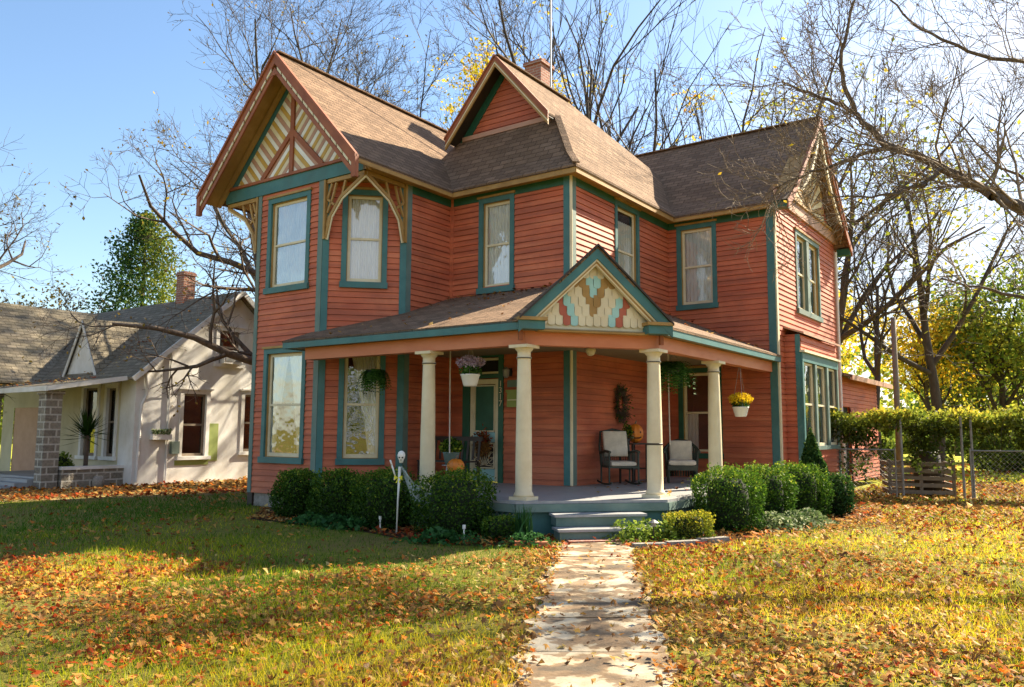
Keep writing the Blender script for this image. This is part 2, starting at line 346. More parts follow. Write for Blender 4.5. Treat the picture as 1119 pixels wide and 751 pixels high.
def wall(fr, P, holes=(), name='wall', mat='siding'):
    mb = MB(); siding(mb, fr, P, [hole(h) for h in holes]); return mb.build(name, mat, H)
rect = lambda a, b, c, d: [(a, c), (b, c), (b, d), (a, d)]
wall(fF, rect(-W_+aa, -bb, Z0, ZE), wins['F']); wall(fD, rect(0, LD, Z0, ZE), wins['D']); wall(fDl, rect(0, LDl, Z0, ZE))
wall(fE, rect(bb, V1, Z0, ZE)); wall(fV1, rect(0, U1, Z0, ZE), wins['V1']+[door]); wall(fU1, rect(V1, V2, Z0, ZE), wins['U1'])
wall(fV2, rect(U1, U2, Z0, ZE), wins['V2']); wall(fU2, rect(V2, V3, Z0, ZE+.2), wins['U2'])
# hidden rear walls, so the body is closed
mb = MB()
for fr, a, b in ((Fr((-W_, 0), (0, 1), (-1, 0)), aa, 8.4), (Fr((0, 8.4), (1, 0), (0, 1)), -W_, 0), (Fr((0, V3), (1, 0), (0, 1)), -1, U2), (Fr((-1, 0), (0, 1), (-1, 0)), 8.4, V3)):
    siding(mb, fr, rect(a, b, Z0, ZE))
mb.build('rear_wall', 'siding', H)
# bay box on the right gable wall
bz1 = 3.72; b0, b1 = 7.55, 10.68
mb = MB(); siding(mb, fB, rect(b0, b1, .15, bz1), [(b0+.08, b1-.02, 1.25, 3.3)])
fBs = Fr((U2, b0), (1, 0), (0, -1)); siding(mb, fBs, rect(0, BX, .15, bz1)); fBs2 = Fr((U2, b1), (1, 0), (0, 1)); siding(mb, fBs2, rect(0, BX, .15, bz1))
bay = mb.build('bay_window', 'siding', H)
mb = MB(); mb.hexa([(U2, b0-.06, bz1+.16), (U2+BX+.1, b0-.06, bz1), (U2+BX+.1, b1+.06, bz1), (U2, b1+.06, bz1+.16), (U2, b0-.06, bz1+.2), (U2+BX+.1, b0-.06, bz1+.045), (U2+BX+.1, b1+.06, bz1+.045), (U2, b1+.06, bz1+.2)]); mb.build('bay_roof', 'pinkbrown', bay)
mb = MB()
mb.fbox(fB, b0-.02, b1+.02, 3.12, 3.32, .0, .05)
mb.fbox(fB, b0-.06, b1+.06, 3.32, 3.37, .0, .11, 1)
for a, w in ((b0, .1), (b0+1.03, .12), (b0+2.06, .12), (b1-.1, .1)): mb.fbox(fB, a-.02, a+w, .15 if a in (b0, b1-.1) else 1.2, 3.12, 0, .045, 0 if a == b0 else 2)
mb.fbox(fB, b0+.08, b1-.1, 1.16, 1.25, 0, .07, 2)
mb.fbox(fBs, BX-.1, BX, .15, bz1, .012, .04)
mb.build('bay_casing', ['teal', 'cream', 'tealgray'], bay)
def sash(mb, fr, a0, a1, z0, z1, d=-.05, w=.055, mid=True, lights=()):
    for p in ((a0, a0+w, z0, z1), (a1-w, a1, z0, z1), (a0+w, a1-w, z1-w, z1), (a0+w, a1-w, z0, z0+w*1.3)): mb.fbox(fr, *p, d-.035, d)
    zm = (z0+z1)/2
    if mid: mb.fbox(fr, a0+w, a1-w, zm-.022, zm+.022, d-.04, d+.008)
def curtain(mb, fr, a0, a1, z0, z1, d, amp=.02, waves=9, side=None):
    n = int(waves*8); zs = [z0, z0+(z1-z0)*.35, z0+(z1-z0)*.7, z1]
    for j in range(3):
        for i in range(n):
            def p(i_, z):
                t = i_/n; a = a0+(a1-a0)*t
                if side == 'l': a = a0+(a1-a0)*t*(.35+.65*((z-z0)/(z1-z0))**1.3)
                if side == 'r': a = a1-(a1-a0)*(1-t)*(.35+.65*((z-z0)/(z1-z0))**1.3)
                return fr(a, z, d+amp*math.sin(t*waves*6.283+.6*math.sin(z*2)))
            mb.poly([p(i, zs[j]), p(i+1, zs[j]), p(i+1, zs[j+1]), p(i, zs[j+1])])
def window(fr, w, par, cur='full', tw=.105, trim='teal', cap='gold', mats=None, glass='glass', dbl=1, ctop=None, room=.7):
    a0, a1, z0, z1 = w; mb = MB()
    mb.fbox(fr, a0, a0+tw, z0, z1-tw, -.01, .035); mb.fbox(fr, a1-tw, a1, z0, z1-tw, -.01, .035); mb.fbox(fr, a0, a1, z1-tw, z1, -.01, .037)
    mb.fbox(fr, a0-.02, a1+.02, z0-.05, z0+.07, -.01, .075); mb.fbox(fr, a0-.03, a1+.03, z1, z1+.045, .0, .065, 1)
    if dbl == 2: am = (a0+a1)/2; mb.fbox(fr, am-.11, am+.11, z0+.07, z1-tw, -.09, .03)
    o = mb.build('window', [trim, cap], par)
    mb = MB(); i0, i1, j0, j1 = a0+tw, a1-tw, z0+.07, z1-tw
    mb.fbox(fr, i0-.02, i0+.012, j0, j1, -.13, -.012); mb.fbox(fr, i1-.012, i1+.02, j0, j1, -.13, -.012); mb.fbox(fr, i0, i1, j1-.012, j1+.02, -.13, -.012); mb.fbox(fr, i0, i1, j0-.02, j0+.012, -.13, -.012)
    mb.build('frame', 'gold', o)
    spans = [(i0+.012, i1-.012)] if dbl == 1 else [(i0+.012, (a0+a1)/2-.11), ((a0+a1)/2+.11, i1-.012)]
    ms, mp, mc, mr = MB(), MB(), MB(), MB()
    for (s0, s1) in spans:
        sash(ms, fr, s0, s1, j0+.012, j1-.012)
        zm = (j0+j1)/2; mp.poly([fr(s0+.03, j0+.05, -.07), fr(s1-.03, j0+.05, -.07), fr(s1-.03, zm, -.07), fr(s0+.03, zm, -.07)]); mp.poly([fr(s0+.03, zm, -.062), fr(s1-.03, zm, -.062), fr(s1-.03, j1-.05, -.062), fr(s0+.03, j1-.05, -.062)])
        if cur == 'full': curtain(mc, fr, s0-.02, s1+.02, j0, (ctop or j1), -.095, waves=max(5, int((s1-s0)*13)))
        elif cur == 'sides': curtain(mc, fr, s0-.02, (s0+s1)/2, j0, j1 , -.095, side='l', waves=5); curtain(mc, fr, (s0+s1)/2, s1+.02, j0, j1 , -.095, side='r', waves=5)
        elif cur == 'right': curtain(mc, fr, s0+.1, s1+.02, j0, j1 , -.095, side='r', waves=7)
        elif cur == 'lower': curtain(mc, fr, s0-.02, s0+.3, j0, zm, -.12, waves=4)
    e0, e1, d0, d1 = i0-.05, i1+.05, -room, -.135
    for q in ([(e0, j0-.05, d0), (e1, j0-.05, d0), (e1, j1+.05, d0), (e0, j1+.05, d0)], [(e0, j0-.05, d0), (e0, j1+.05, d0), (e0, j1+.05, d1), (e0, j0-.05, d1)], [(e1, j0-.05, d0), (e1, j1+.05, d0), (e1, j1+.05, d1), (e1, j0-.05, d1)],
              [(e0, j0-.05, d0), (e1, j0-.05, d0), (e1, j0-.05, d1), (e0, j0-.05, d1)], [(e0, j1+.05, d0), (e1, j1+.05, d0), (e1, j1+.05, d1), (e0, j1+.05, d1)]): mr.poly([fr(*p) for p in q])
    ms.build('sash', 'cream', o); mp.build('pane', glass, o)
    if mc.f: mc.build('curtain', 'curtain', o, True)
    mr.build('room_interior', 'dark', o); return o
window(fF, wins['F'][0], H, 'full', glass='glassdark'); window(fF, wins['F'][1], H, 'sides', glass='glassdark')
window(fD, wins['D'][0], H, 'full'); window(fD, wins['D'][1], H, 'right')
window(fV1, wins['V1'][0], H, 'full'); window(fU1, wins['U1'][0], H, 'full', ctop=6.1); window(fV2, wins['V2'][0], H, 'full')
window(fV2, wins['V2'][1], H, 'lower', trim='green', tw=.11); window(fU2, wins['U2'][0], H, 'none', trim='tealgray', glass='glassdark', dbl=2)
# bay sashes
for i in range(3):
    s0 = b0+.1+i*1.03+.02; s1 = s0+.88 if i < 2 else b1-.1
    ms = MB(); sash(ms, fB, s0, s1, 1.25, 3.12, -.02, .05); mp = MB(); mp.poly([fB(s0, 1.27, -.05), fB(s1, 1.27, -.05), fB(s1, 3.1, -.05), fB(s0, 3.1, -.05)])
    ms.build('bay_sash', 'cream', bay); mp.build('bay_pane', 'glassdark', bay)
mr = MB(); mr.box(U2-.3, U2+BX-.12, b0+.06, b1-.06, 1.1, 3.3); mr.build('bay_interior', 'dark', bay)
# ---- corner boards
def cboard(pts, z0, z1, mat='teal', mat2=None):
    mb = MB()
    for k, (fr, a0, a1) in enumerate(pts): mb.fbox(fr, a0, a1, z0, z1, .0, .032, k)
    return mb.build('corner_board', [mat, mat2 or mat], H)
cboard([(fF, -bb-.13, -bb+.01), (fD, -.005, .12)], Z0, ZE, 'tealgray', 'teal')
cboard([(fF, -W_+aa-.01, -W_+aa+.10), (fDl, LDl-.12, LDl)], Z0, ZE, 'tealgray', 'teal')
cboard([(fD, LD-.12, LD+.01), (fE, bb-.01, bb+.13)], Z0, ZE, 'teal', 'tealgray')
o = cboard([(fV1, U1-.15, U1-.0), (fU1, V1+.0, V1+.15)], .53, ZE, 'teal', 'tealgray')
mb = MB(); mb.tube([(U1+.012, V1-.012, .53), (U1+.012, V1-.012, ZE)], .03, 8); mb.build('corner_bead', 'cream', o)
cboard([(fV2, U2-.16, U2), (fU2, V2, V2+.1)], Z0, ZE, 'teal', 'cream')
cboard([(fU2, V3-.1, V3)], Z0, ZE, 'pinkbrown')
cboard([(fV1, .0, .1)], .53, ZE, 'siding')
# ---- friezes, soffits, eave fascias
def fasc(mb, p0, p1, z, h=.15, t=.03, mi=0): # vertical board between two plan points
    mb.bar((p0[0], p0[1], z+h/2), (p1[0], p1[1], z+h/2), t, h, mi=mi)
mb = MB()
for fr, a, b in ((fV1, 0, U1), (fU1, V1, V2), (fV2, U1, U2)): mb.fbox(fr, a, b, 6.36, 6.53, .0, .03)
mb.fbox(fE, bb, V1, 6.36, 6.53, 0, .03)
mb.build('frieze', 'green', H)
O = .28
mb = MB()
for q in ([(O, 0, 0), (0, 0, 0), (0, V1, 0), (O, V1-O, 0)], [(O, V1-O, 0), (0, V1, 0), (U1, V1, 0), (U1+O, V1-O, 0)], [(U1+O, V1-O, 0), (U1, V1, 0), (U1, V2, 0), (U1+O, V2-O, 0)], [(U1+O, V2-O, 0), (U1, V2, 0), (U2+.42, V2, 0), (U2+.42, V2-O, 0)]):
    mb.prism([(x, y, 6.52) for x, y, z in q], (0, 0, .02))
mb.build('soffit', 'gold', H)
mb = MB(); e = [(O, -.53), (O, V1-O), (U1+O, V1-O), (U1+O, V2-O), (U2+.42, V2-O)]
for i in range(4): fasc(mb, e[i], e[i+1], 6.47, .13)
mb.build('eave_fascia', 'gold', H)
# ---- roofs
def roofmesh(name, polys, mat='roof', th=.05, par=None):
    mb = MB()
    for P in polys:
        P = [Vector(p) for p in P]; mb.poly(P); mb.poly([p-Vector((0, 0, th)) for p in reversed(P)])
        for i in range(len(P)): a, b = P[i], P[(i+1) % len(P)]; mb.poly([a, b, b-Vector((0, 0, th)), a-Vector((0, 0, th))])
    return mb.build(name, mat, par or H)
ul, zl = -W_/2, 9.26
def lz(u): return zl-(zl-6.62)/(O-ul)*abs(u-ul)
roofmesh('wing_roof', [[(O+.02, -.53, 6.6), (O+.02, 8.7, 6.6), (ul, 8.7, zl), (ul, -.53, zl)], [(2*ul-O-.02, 8.7, 6.6), (2*ul-O-.02, -.53, 6.6), (ul, -.53, zl), (ul, 8.7, zl)]])
ur, zr = .87, 9.75
prof = [(0, 6.62), (.36, 7.0), (1.11, 8.15)]    # inset from eave -> z
polys = []
for sg in (1, -1):
    X = lambda inset: ur+sg*(2.444+.03-inset)
    fr_ = [(0, V1-O-.03), (.36, V1-O+.33), (1.11, V1-O+1.08)]; bk = [12.0, 11.3, 9.05]
    for k in range(2):
        P = [(X(prof[k][0]), fr_[k][1], prof[k][1]), (X(prof[k][0]), bk[k], prof[k][1]), (X(prof[k+1][0]), bk[k+1], prof[k+1][1]), (X(prof[k+1][0]), fr_[k+1][1], prof[k+1][1])]
        polys.append(P if sg > 0 else P[::-1])
    P = [(X(1.11), 2.95, 8.15), (X(1.11), 9.05, 8.15), (ur, 6.0, zr), (ur, 2.95, zr)]; polys.append(P if sg > 0 else P[::-1])
for k in range(2):
    a, b = prof[k], prof[k+1]; xa = 2.474-a[0]; xb = 2.474-b[0]
    polys.append([(ur-xa, V1-O-.03+a[0], a[1]), (ur+xa, V1-O-.03+a[0], a[1]), (ur+xb, V1-O-.03+b[0], b[1]), (ur-xb, V1-O-.03+b[0], b[1])])
polys.append([(ur-1.364, 3.35, 8.15), (ur+1.364, 3.35, 8.15), (ur+1.25, 3.45, 8.3), (ur-1.25, 3.45, 8.3)])
polys.append([(ur+2.47, 12.0, 6.62), (ur-2.47, 12, 6.62), (ur, 6.0, zr)])
roofmesh('main_roof', polys)
vr, zR = 9.705, 9.40
roofmesh('gable_wing_roof', [[(0.5, V2-O-.03, 6.6), (U2+.42, V2-O-.03, 6.6), (U2+.42, V2+.3, 7.05), (.5, V2+.3, 7.05)], [(.5, V2+.3, 7.05), (U2+.42, V2+.3, 7.05), (U2+.42, vr, zR), (.5, vr, zR)],
  [(U2+.42, V3+.31, 6.6), (.5, V3+.31, 6.6), (.5, V3-.3, 7.05), (U2+.42, V3-.3, 7.05)], [(U2+.42, V3-.3, 7.05), (.5, V3-.3, 7.05), (.5, vr, zR), (U2+.42, vr, zR)]])
# ridge caps
mb = MB()
for a, b in (((ul, -.53, zl+.01), (ul, 8.7, zl+.01)), ((ur, 2.95, zr+.01), (ur, 6, zr+.01)), ((.5, vr, zR+.01), (U2+.42, vr, zR+.01))): mb.bar(a, b, .18, .03)
for sg in (1,): mb.bar((ur+sg*2.47, V1-O-.03, 6.65), (ur+2.11, V1-O+.33, 7.03), .14, .03); mb.bar((ur+2.11, V1-O+.33, 7.03), (ur+1.364, V1-O+1.05, 8.18), .14, .03)
mb.build('ridge_cap', 'roof', H)
# ---- left gable: wall boards, beam, stripes, bargeboards
mb = MB(); mb.fbox(fF, -W_-.02, .02, 6.51, 6.78, -.03, .05); mb.box(-.03, .05, -.05, bb+.1, 6.51, 6.78, 1); mb.fbox(fF, -W_, 0, 6.78, 6.84, -.03, .09, 2)
mb.build('gable_beam', ['teal', 'gold', 'brown'], H)
mb = MB(); mb.poly([(0, 0, 6.505), (-W_, 0, 6.505), (-W_, aa+.02, 6.505), (-W_+aa+.02, 0.0, 6.505), (-bb, 0, 6.505), (0, bb+.02, 6.505)]); mb.build('corner_soffit', 'gold', H)
def stripe_clip(P, nrm, lo, hi):
    out = P
    for sgn, lim in ((1, lo), (-1, -hi)):
        res = []; n = len(out)
        for i in range(n):
            a, b = out[i], out[(i+1) % n]; da = sgn*(a[0]*nrm[0]+a[1]*nrm[1])-lim; db = sgn*(b[0]*nrm[0]+b[1]*nrm[1])-lim
            if da >= 0: res.append(a)
            if (da >= 0) != (db >= 0): t = da/(da-db); res.append((a[0]+(b[0]-a[0])*t, a[1]+(b[1]-a[1])*t))
        out = res
        if len(out) < 3: return None
    return out
def stripes(mb, P, direction, cols, w, fr, d=.02):
    L = math.hypot(*direction); nrm = (-direction[1]/L, direction[0]/L)
    vals = [p[0]*nrm[0]+p[1]*nrm[1] for p in P]; k = math.floor(min(vals)/w)
    while k*w < max(vals):
        q = stripe_clip(P, nrm, k*w+.003, (k+1)*w-.003)
        if q: mb.prism([fr(a, z, d+.004*(k % 2)) for a, z in q], fr(0, 0, -.02-.004*(k % 2))-fr(0, 0, 0), cols[k % len(cols)])
        k += 1
gm = ul; gs = 1.09; zb_ = 6.84; hw = (zl-.42-zb_)/gs; ztop = zl-.42
sL, sR = gm-hw, gm+hw; midz = zb_+(ztop-zb_)*.44; dl = gm-hw*.52; dr = gm+hw*.52
mb = MB(); cc = [0, 1, 2, 3]
stripes(mb, [(sL, zb_), (dl, zb_), (gm, midz), (gm, ztop)], (1, -gs), cc, .095, fF)
stripes(mb, [(dr, zb_), (sR, zb_), (gm, ztop), (gm, midz)], (1, gs), cc, .095, fF)
stripes(mb, [(dl, zb_), (gm, zb_), (gm, midz)], (1, gs*.9), cc, .095, fF)
stripes(mb, [(gm, zb_), (dr, zb_), (gm, midz)], (1, -gs*.9), cc, .095, fF)
gp = mb.build('gable_panel', ['white', 'pinkbrown', 'cream', 'olive'], H)
mb = MB(); mb.bar(fF(gm, zb_, .045), fF(gm, ztop-.02, .045), .05, .10, up=(1, 0, 0)) if False else mb.fbox(fF, gm-.055, gm+.055, zb_, ztop, .025, .065)
for x in (dl, dr): mb.bar(fF(x, zb_, .044), fF(gm, midz+.02, .044), .036, .11, up=(1, 0, 0))
mb.build('gable_truss', 'brown', gp)
mb = MB()
for sg in (-1, 1):   # teal band along the rake behind the overhang
    x0 = gm+sg*(W_/2-.02); P = [(gm, zl-.10), (x0, 6.8), (gm+sg*hw, zb_), (gm, ztop)]; mb.prism([fF(a, z, -.01) for a, z in P], fF(0, 0, .045)-fF(0, 0, 0))
mb.build('rake_board', 'teal', H)
def barge(mb, x0, z0, x1, z1, frame, d0, d1, drop, mi=0):
    mb.prism([frame(x0, z0, d0), frame(x1, z1, d0), frame(x1, z1-drop, d0), frame(x0, z0-drop, d0)], frame(0, 0, d1)-frame(0, 0, d0), mi)
mb = MB(); tipz = 6.6; Lx, Rx = 2*ul-O-.02, O+.02
for x in (Lx, Rx):
    sg = 1 if x > gm else -1
    barge(mb, gm, zl-.0, x, tipz, fF, .53, .565, .25); barge(mb, gm, zl+.02, x+sg*.02, tipz+.02, fF, .53, .60, .07)
    barge(mb, gm, zl-.335, gm+(x-gm)*.97, tipz-.26, fF, .515, .55, .12, 0)
    # dashed cream strip
    for k in range(14):
        t0, t1 = (k+.12)/14.5+.03, (k+.9)/14.5+.03; f = lambda t: (gm+(x-gm)*t, zl-.25+(tipz-zl)*t)
        (xa, za), (xb, zb2) = f(t0), f(t1); barge(mb, xa, za, xb, zb2, fF, .55, .572, .06, 1)
    mb.fbox(fF, x-.09 if sg > 0 else x-.02, x+.02 if sg > 0 else x+.09, tipz-.42, tipz-.0, .50, .585)
    # soffit under overhang and ochre inner edge
    P = [(gm, zl-.10), (x, tipz-.10)]; mb.poly([fF(gm, zl-.11, 0), fF(x, tipz-.11, 0), fF(x, tipz-.11, .53), fF(gm, zl-.11, .53)], 2)
    barge(mb, gm, zl-.16, x-sg*.1, tipz-.02, fF, .05, .12, .13, 2)
mb.prism([fF(gm-.26, zl-.62, .53), fF(gm, zl-.34, .53), fF(gm+.26, zl-.62, .53), fF(gm+.10, zl-.5, .53), fF(gm-.10, zl-.5, .53)], fF(0, 0, .03)-fF(0, 0, 0), 0)
mb.build('bargeboard', ['brown', 'cream', 'gold'], H)
# ---- openwork brackets under the gable corners
def bracket(fr, a_wall, a_out, zt, hgt):
    s = 1 if a_out > a_wall else -1; L = abs(a_out-a_wall); mb = MB(); w = .055
    P = lambda x, z: fr(a_wall+s*x, z, 0)
    mb.bar(P(.05, zt), P(.05, zt-hgt), .05, .10, up=fr(0, 0, 1)-fr(0, 0, 0)); mb.bar(P(0.1, zt-.04), P(L-.02, zt-.04), .05, .08)
    c = [(.08, zt-hgt+.02), (.20, zt-hgt*.62), (L*.42, zt-hgt*.34), (L-.03, zt-.07)]
    up = fr(0, 0, 1)-fr(0, 0, 0)
    for i in range(3): mb.bar(P(*c[i]), P(*c[i+1]), .06, .05, up=up, mi=0); mb.bar(P(c[i][0]+.02, c[i][1]-.03), P(c[i+1][0]+.02, c[i+1][1]-.03), .07, .018, up=up, mi=1)
    for a, b in (((.1, zt-hgt*.56), (.24, zt-hgt*.33)), ((.24, zt-hgt*.33), (.34, zt-.1)), ((.1, zt-hgt*.33), (.22, zt-.1)), ((.1, zt-hgt*.78), (.17, zt-hgt*.62)), ((L*.45, zt-hgt*.3), (L*.52, zt-.09)), ((.1, zt-hgt*.33), (.3, zt-hgt*.45))):
        mb.bar(P(*a), P(*b), .045, .035, up=up, mi=0)
    return mb.build('bracket', ['gold', 'cream'], H)
bracket(fF, -bb, 0, 6.5, 1.2); bracket(fE, bb, 0, 6.5, 1.2); bracket(fF, -W_+aa, -W_, 6.5, 1.2)
# ---- upper front gable
fG = Fr((0, 3.38), (1, 0), (0, -1)); mb = MB(); siding(mb, fG, [(ur-1.15, 8.1), (ur+1.15, 8.1), (ur, 9.6)], lap=.118, pro=.02); o = mb.build('gable_wall', 'siding', H)
mb = MB()
for sg in (-1, 1): mb.prism([fG(ur, 9.70, .0), fG(ur+sg*1.36, 8.05, .0), fG(ur+sg*1.13, 8.05, .0), fG(ur, 9.46, .0)], fG(0, 0, .04)-fG(0, 0, 0))
mb.build('rake_board', 'green', H)
mb = MB(); mb.fbox(fG, ur-1.2, ur+1.2, 8.14, 8.24, .0, .07); mb.build('gable_sill', 'pinkbrown', H)
mb = MB()
for sg in (-1, 1):
    X = ur+sg*1.384
    barge(mb, ur, zr-.0, X, 8.13, fG, .43, .46, .13, 0); barge(mb, ur, zr+.02, X+sg*.02, 8.15, fG, .43, .49, .05, 0); barge(mb, ur, zr-.13, X, 8.0, fG, .42, .455, .13, 1)
    barge(mb, ur, zr-.165, X, 7.965, fG, .455, .468, .03, 2)
    mb.poly([fG(ur, zr-.08, 0), fG(X, 8.05, 0), fG(X, 8.05, .43), fG(ur, zr-.08, .43)], 3)
mb.build('bargeboard', ['brown', 'gold', 'cream', 'dark2'], H)
# ---- right gable
mb = MB(); siding(mb, fU2, [(V2+.15, 6.74), (V3-.15, 6.74), (vr, 9.2)]); mb.build('gable_wall', 'siding', H)
mb = MB(); mb.fbox(fU2, V2-.02, V3+.02, 6.72, 7.0, .02, .07); mb.fbox(fU2, V2-.02, V3+.02, 7.0, 7.05, .02, .12, 1); mb.build('gable_beam', ['pinkbrown', 'gold'], H)
mb = MB(); n = 22
for i in range(n):
    a = math.pi*(i+.5)/n; t = (math.pi/n)*.42; r0, r1 = .16, 1.5
    lim = lambda ang: min(r1, 2.05/max(1e-3, math.sin(ang)+.95*abs(math.cos(ang))))
    q = [(r0*math.cos(a-t), r0*math.sin(a-t)), (lim(a-t)*math.cos(a-t), lim(a-t)*math.sin(a-t)), (lim(a+t)*math.cos(a+t), lim(a+t)*math.sin(a+t)), (r0*math.cos(a+t), r0*math.sin(a+t))]
    mb.prism([fU2(vr+x, 7.06+y, .03+.012*(i % 2)) for x, y in q], fU2(0, 0, .03)-fU2(0, 0, 0), i % 2)
mb.prism([fU2(vr+.2*math.cos(math.pi*k/8), 7.06+.2*math.sin(math.pi*k/8), .05) for k in range(9)], fU2(0, 0, .04)-fU2(0, 0, 0), 1)
mb.build('sunburst_panel', ['cream', 'gold'], H)
mb = MB()
for sg in (-1, 1):
    X = vr+sg*(vr-(V2-O-.03)); K = vr+sg*2.365
    barge(mb, vr, zR-.0, K, 7.05, fU2, .40, .435, .2, 0); barge(mb, K, 7.05, X, 6.6, fU2, .40, .435, .2, 0)
    barge(mb, vr, zR+.02, K, 7.07, fU2, .40, .46, .06, 0)
    mb.poly([fU2(vr, zR-.07, 0), fU2(X, 6.53, 0), fU2(X, 6.53, .41), fU2(vr, zR-.07, .41)], 2)
    mb.fbox(fU2, min(X, X-sg*.2), max(X, X-sg*.2), 6.42, 6.6, .05, .4, 3)
mb.build('bargeboard', ['brown', 'cream', 'gold', 'green'], H)
mb = MB()
def arc(sg):
    pts = []
    for k in range(9):
        t = k/8; x = sg*(.08+1.75*t+.35*math.sin(t*math.pi)*-.5); z = zR-.38-1.95*t-.12*math.sin(t*math.pi); pts.append((vr+x, z))
    return pts
for sg in (-1, 1):
    q = arc(sg)
    for i in range(8): mb.prism([fU2(q[i][0]-.07, q[i][1], .37), fU2(q[i][0]+.07, q[i][1], .37), fU2(q[i+1][0]+.07, q[i+1][1], .37), fU2(q[i+1][0]-.07, q[i+1][1], .37)], fU2(0, 0, .05)-fU2(0, 0, 0))
mb.build('gable_ornament', 'cream', H)
mb = MB(); mb.tube([(U2+.06, V3-.03, 6.5), (U2+.06, V3-.03, 3.4), (U2+.06, V3-.03, .3)], .035, 8); mb.build('downspout', 'white', H)
# ---- chimney, antenna
mb = MB(); mb.box(-1.25, -.75, 6.5, 7.05, 8.2, 11.3)
mb.box(-1.30, -.70, 6.45, 7.10, 11.3, 11.39); 
ch = mb.build('chimney', 'brick', H, loc=(.48, 0, 0))
mb = MB(); mb.box(-1.22, -.78, 6.53, 7.02, 11.39, 11.43); mb.build('chimney_cap', 'stucco', ch)
mb = MB(); mb.tube([(.04, 6.5, 9.3), (.04, 6.5, 14.8)], .022, 6); mb.build('antenna_mast', 'metal', H)
# ---- rear addition
mb = MB(); fS = Fr((U2-.0, 0), (0, 1), (1, 0)); siding(mb, fS, rect(V3+.01, 17.2, .2, 3.1), [(12.7, 13.6, .2, 2.3)]); siding(mb, Fr((0, 17.2), (1, 0), (0, 1)), rect(U2-3, U2, .2, 3.1))
ad = mb.build('rear_addition', 'siding', H)
roofmesh('addition_roof', [[(U2+.35, V3+.02, 3.12), (U2+.35, 18.0, 3.12), (U2-3, 18.0, 4.0), (U2-3, V3+.02, 4.0)]], 'nroof', .08, ad)
mb = MB(); mb.fbox(fS, V3+.02, 18.0, 2.98, 3.12, .3, .36); mb.build('addition_fascia', 'pinkbrown', ad)
mb = MB(); mb.fbox(fS, 12.7, 13.6, .2, 2.3, -.5, -.08); mb.build('addition_doorway', 'dark', ad)
# ---- foundation
mb = MB(); zf = Z0+.01
for fr, a, b in ((fF, -W_+aa, -bb), (fD, 0, LD), (fDl, 0, LDl), (fE, bb, V1), (fU2, V2, V3)): mb = MB(); mb.fbox(fr, a+.02, b-.02, -.2, zf, -.3, -.03); mb.build('foundation', 'found', H)
mb = MB(); mb.fbox(fF, -W_+aa-.01, -W_+aa+.14, -.1, zf, -.1, .02); mb.build('foundation_post', 'dark2', H)
# ================================================================== PORCH (part of the house)
P1, P2, P3, P4 = (2.06, -.43), (3.99, -.43), (5.36, 1.25), (5.36, 3.82)
ZP, ZT = .52, 2.86
FL, FR_ = (4.115, -.72), (5.63, 1.14)
floor = [(-.62, -.72), (4.06, -.74), (5.69, .98), (5.69, V2), (U1, V2), (U1, V1), (0, V1), (0, bb), (-.62, .53)]
mb = MB(); mb.prism([(x, y, ZP) for x, y in floor], (0, 0, -.04)); mb.build('porch_floor', 'deck', H)
mb = MB(); fl = floor[:4]
for i in range(3):
    fasc(mb, fl[i], fl[i+1], ZP-.16, .117, .05)
mb.build('porch_floor_fascia', 'tealgray', H)
mb = MB()
for i in range(3):
    a, b = Vector((*fl[i], 0)), Vector((*fl[i+1], 0)); d = (b-a).normalized(); nn = Vector((d.y, -d.x, 0)); a -= nn*.10; b -= nn*.10
    mb.bar((a.x, a.y, .14), (b.x, b.y, .14), .02, .42, mi=0)
mb.build('porch_skirt', 'teal', H)
mb = MB()
for i in (0, 2):
    a, b = Vector((*fl[i], 0)), Vector((*fl[i+1], 0)); d = (b-a).normalized(); nn = Vector((d.y, -d.x, 0)); L = (b-a).length; a -= nn*.02; k = 0
    while k*.1 < L-.35:
        q = a+d*(k*.1)
        mb.bar((q.x, q.y, -.02), ((q+d*.35).x, (q+d*.35).y, .35), .012, .03, up=nn); q2 = q-nn*.012
        mb.bar((q2.x, q2.y, .35), ((q2+d*.35).x, (q2+d*.35).y, -.02), .012, .03, up=nn); k += 1
mb.build('lattice', 'tealgray', H)
t = (Vector((*fl[2], 0))-Vector((*fl[1], 0))).normalized(); nn = Vector((t.y, -t.x, 0)); c0 = (Vector((*fl[1], 0))+Vector((*fl[2], 0)))/2+t*.02
for (zt, d0, d1, hw_, m2) in ((.35, .0, .34, .70, 0), (.18, .30, .66, .73, 0)):
    mb = MB(); f = Fr(c0, t, nn)
    mb.fbox(f, -hw_, hw_, zt-.035, zt, d0, d1+.02, 0); mb.fbox(f, -hw_+.03, hw_-.03, zt-.165, zt-.035, d0, d1-.02, 1)
    mb.build('step', ['deck', 'tealgray'], H)
mb = MB(); mb.fbox(f, -.62, .62, -.02, .045, .5, .86); mb.build('step_footing', 'brick', H)
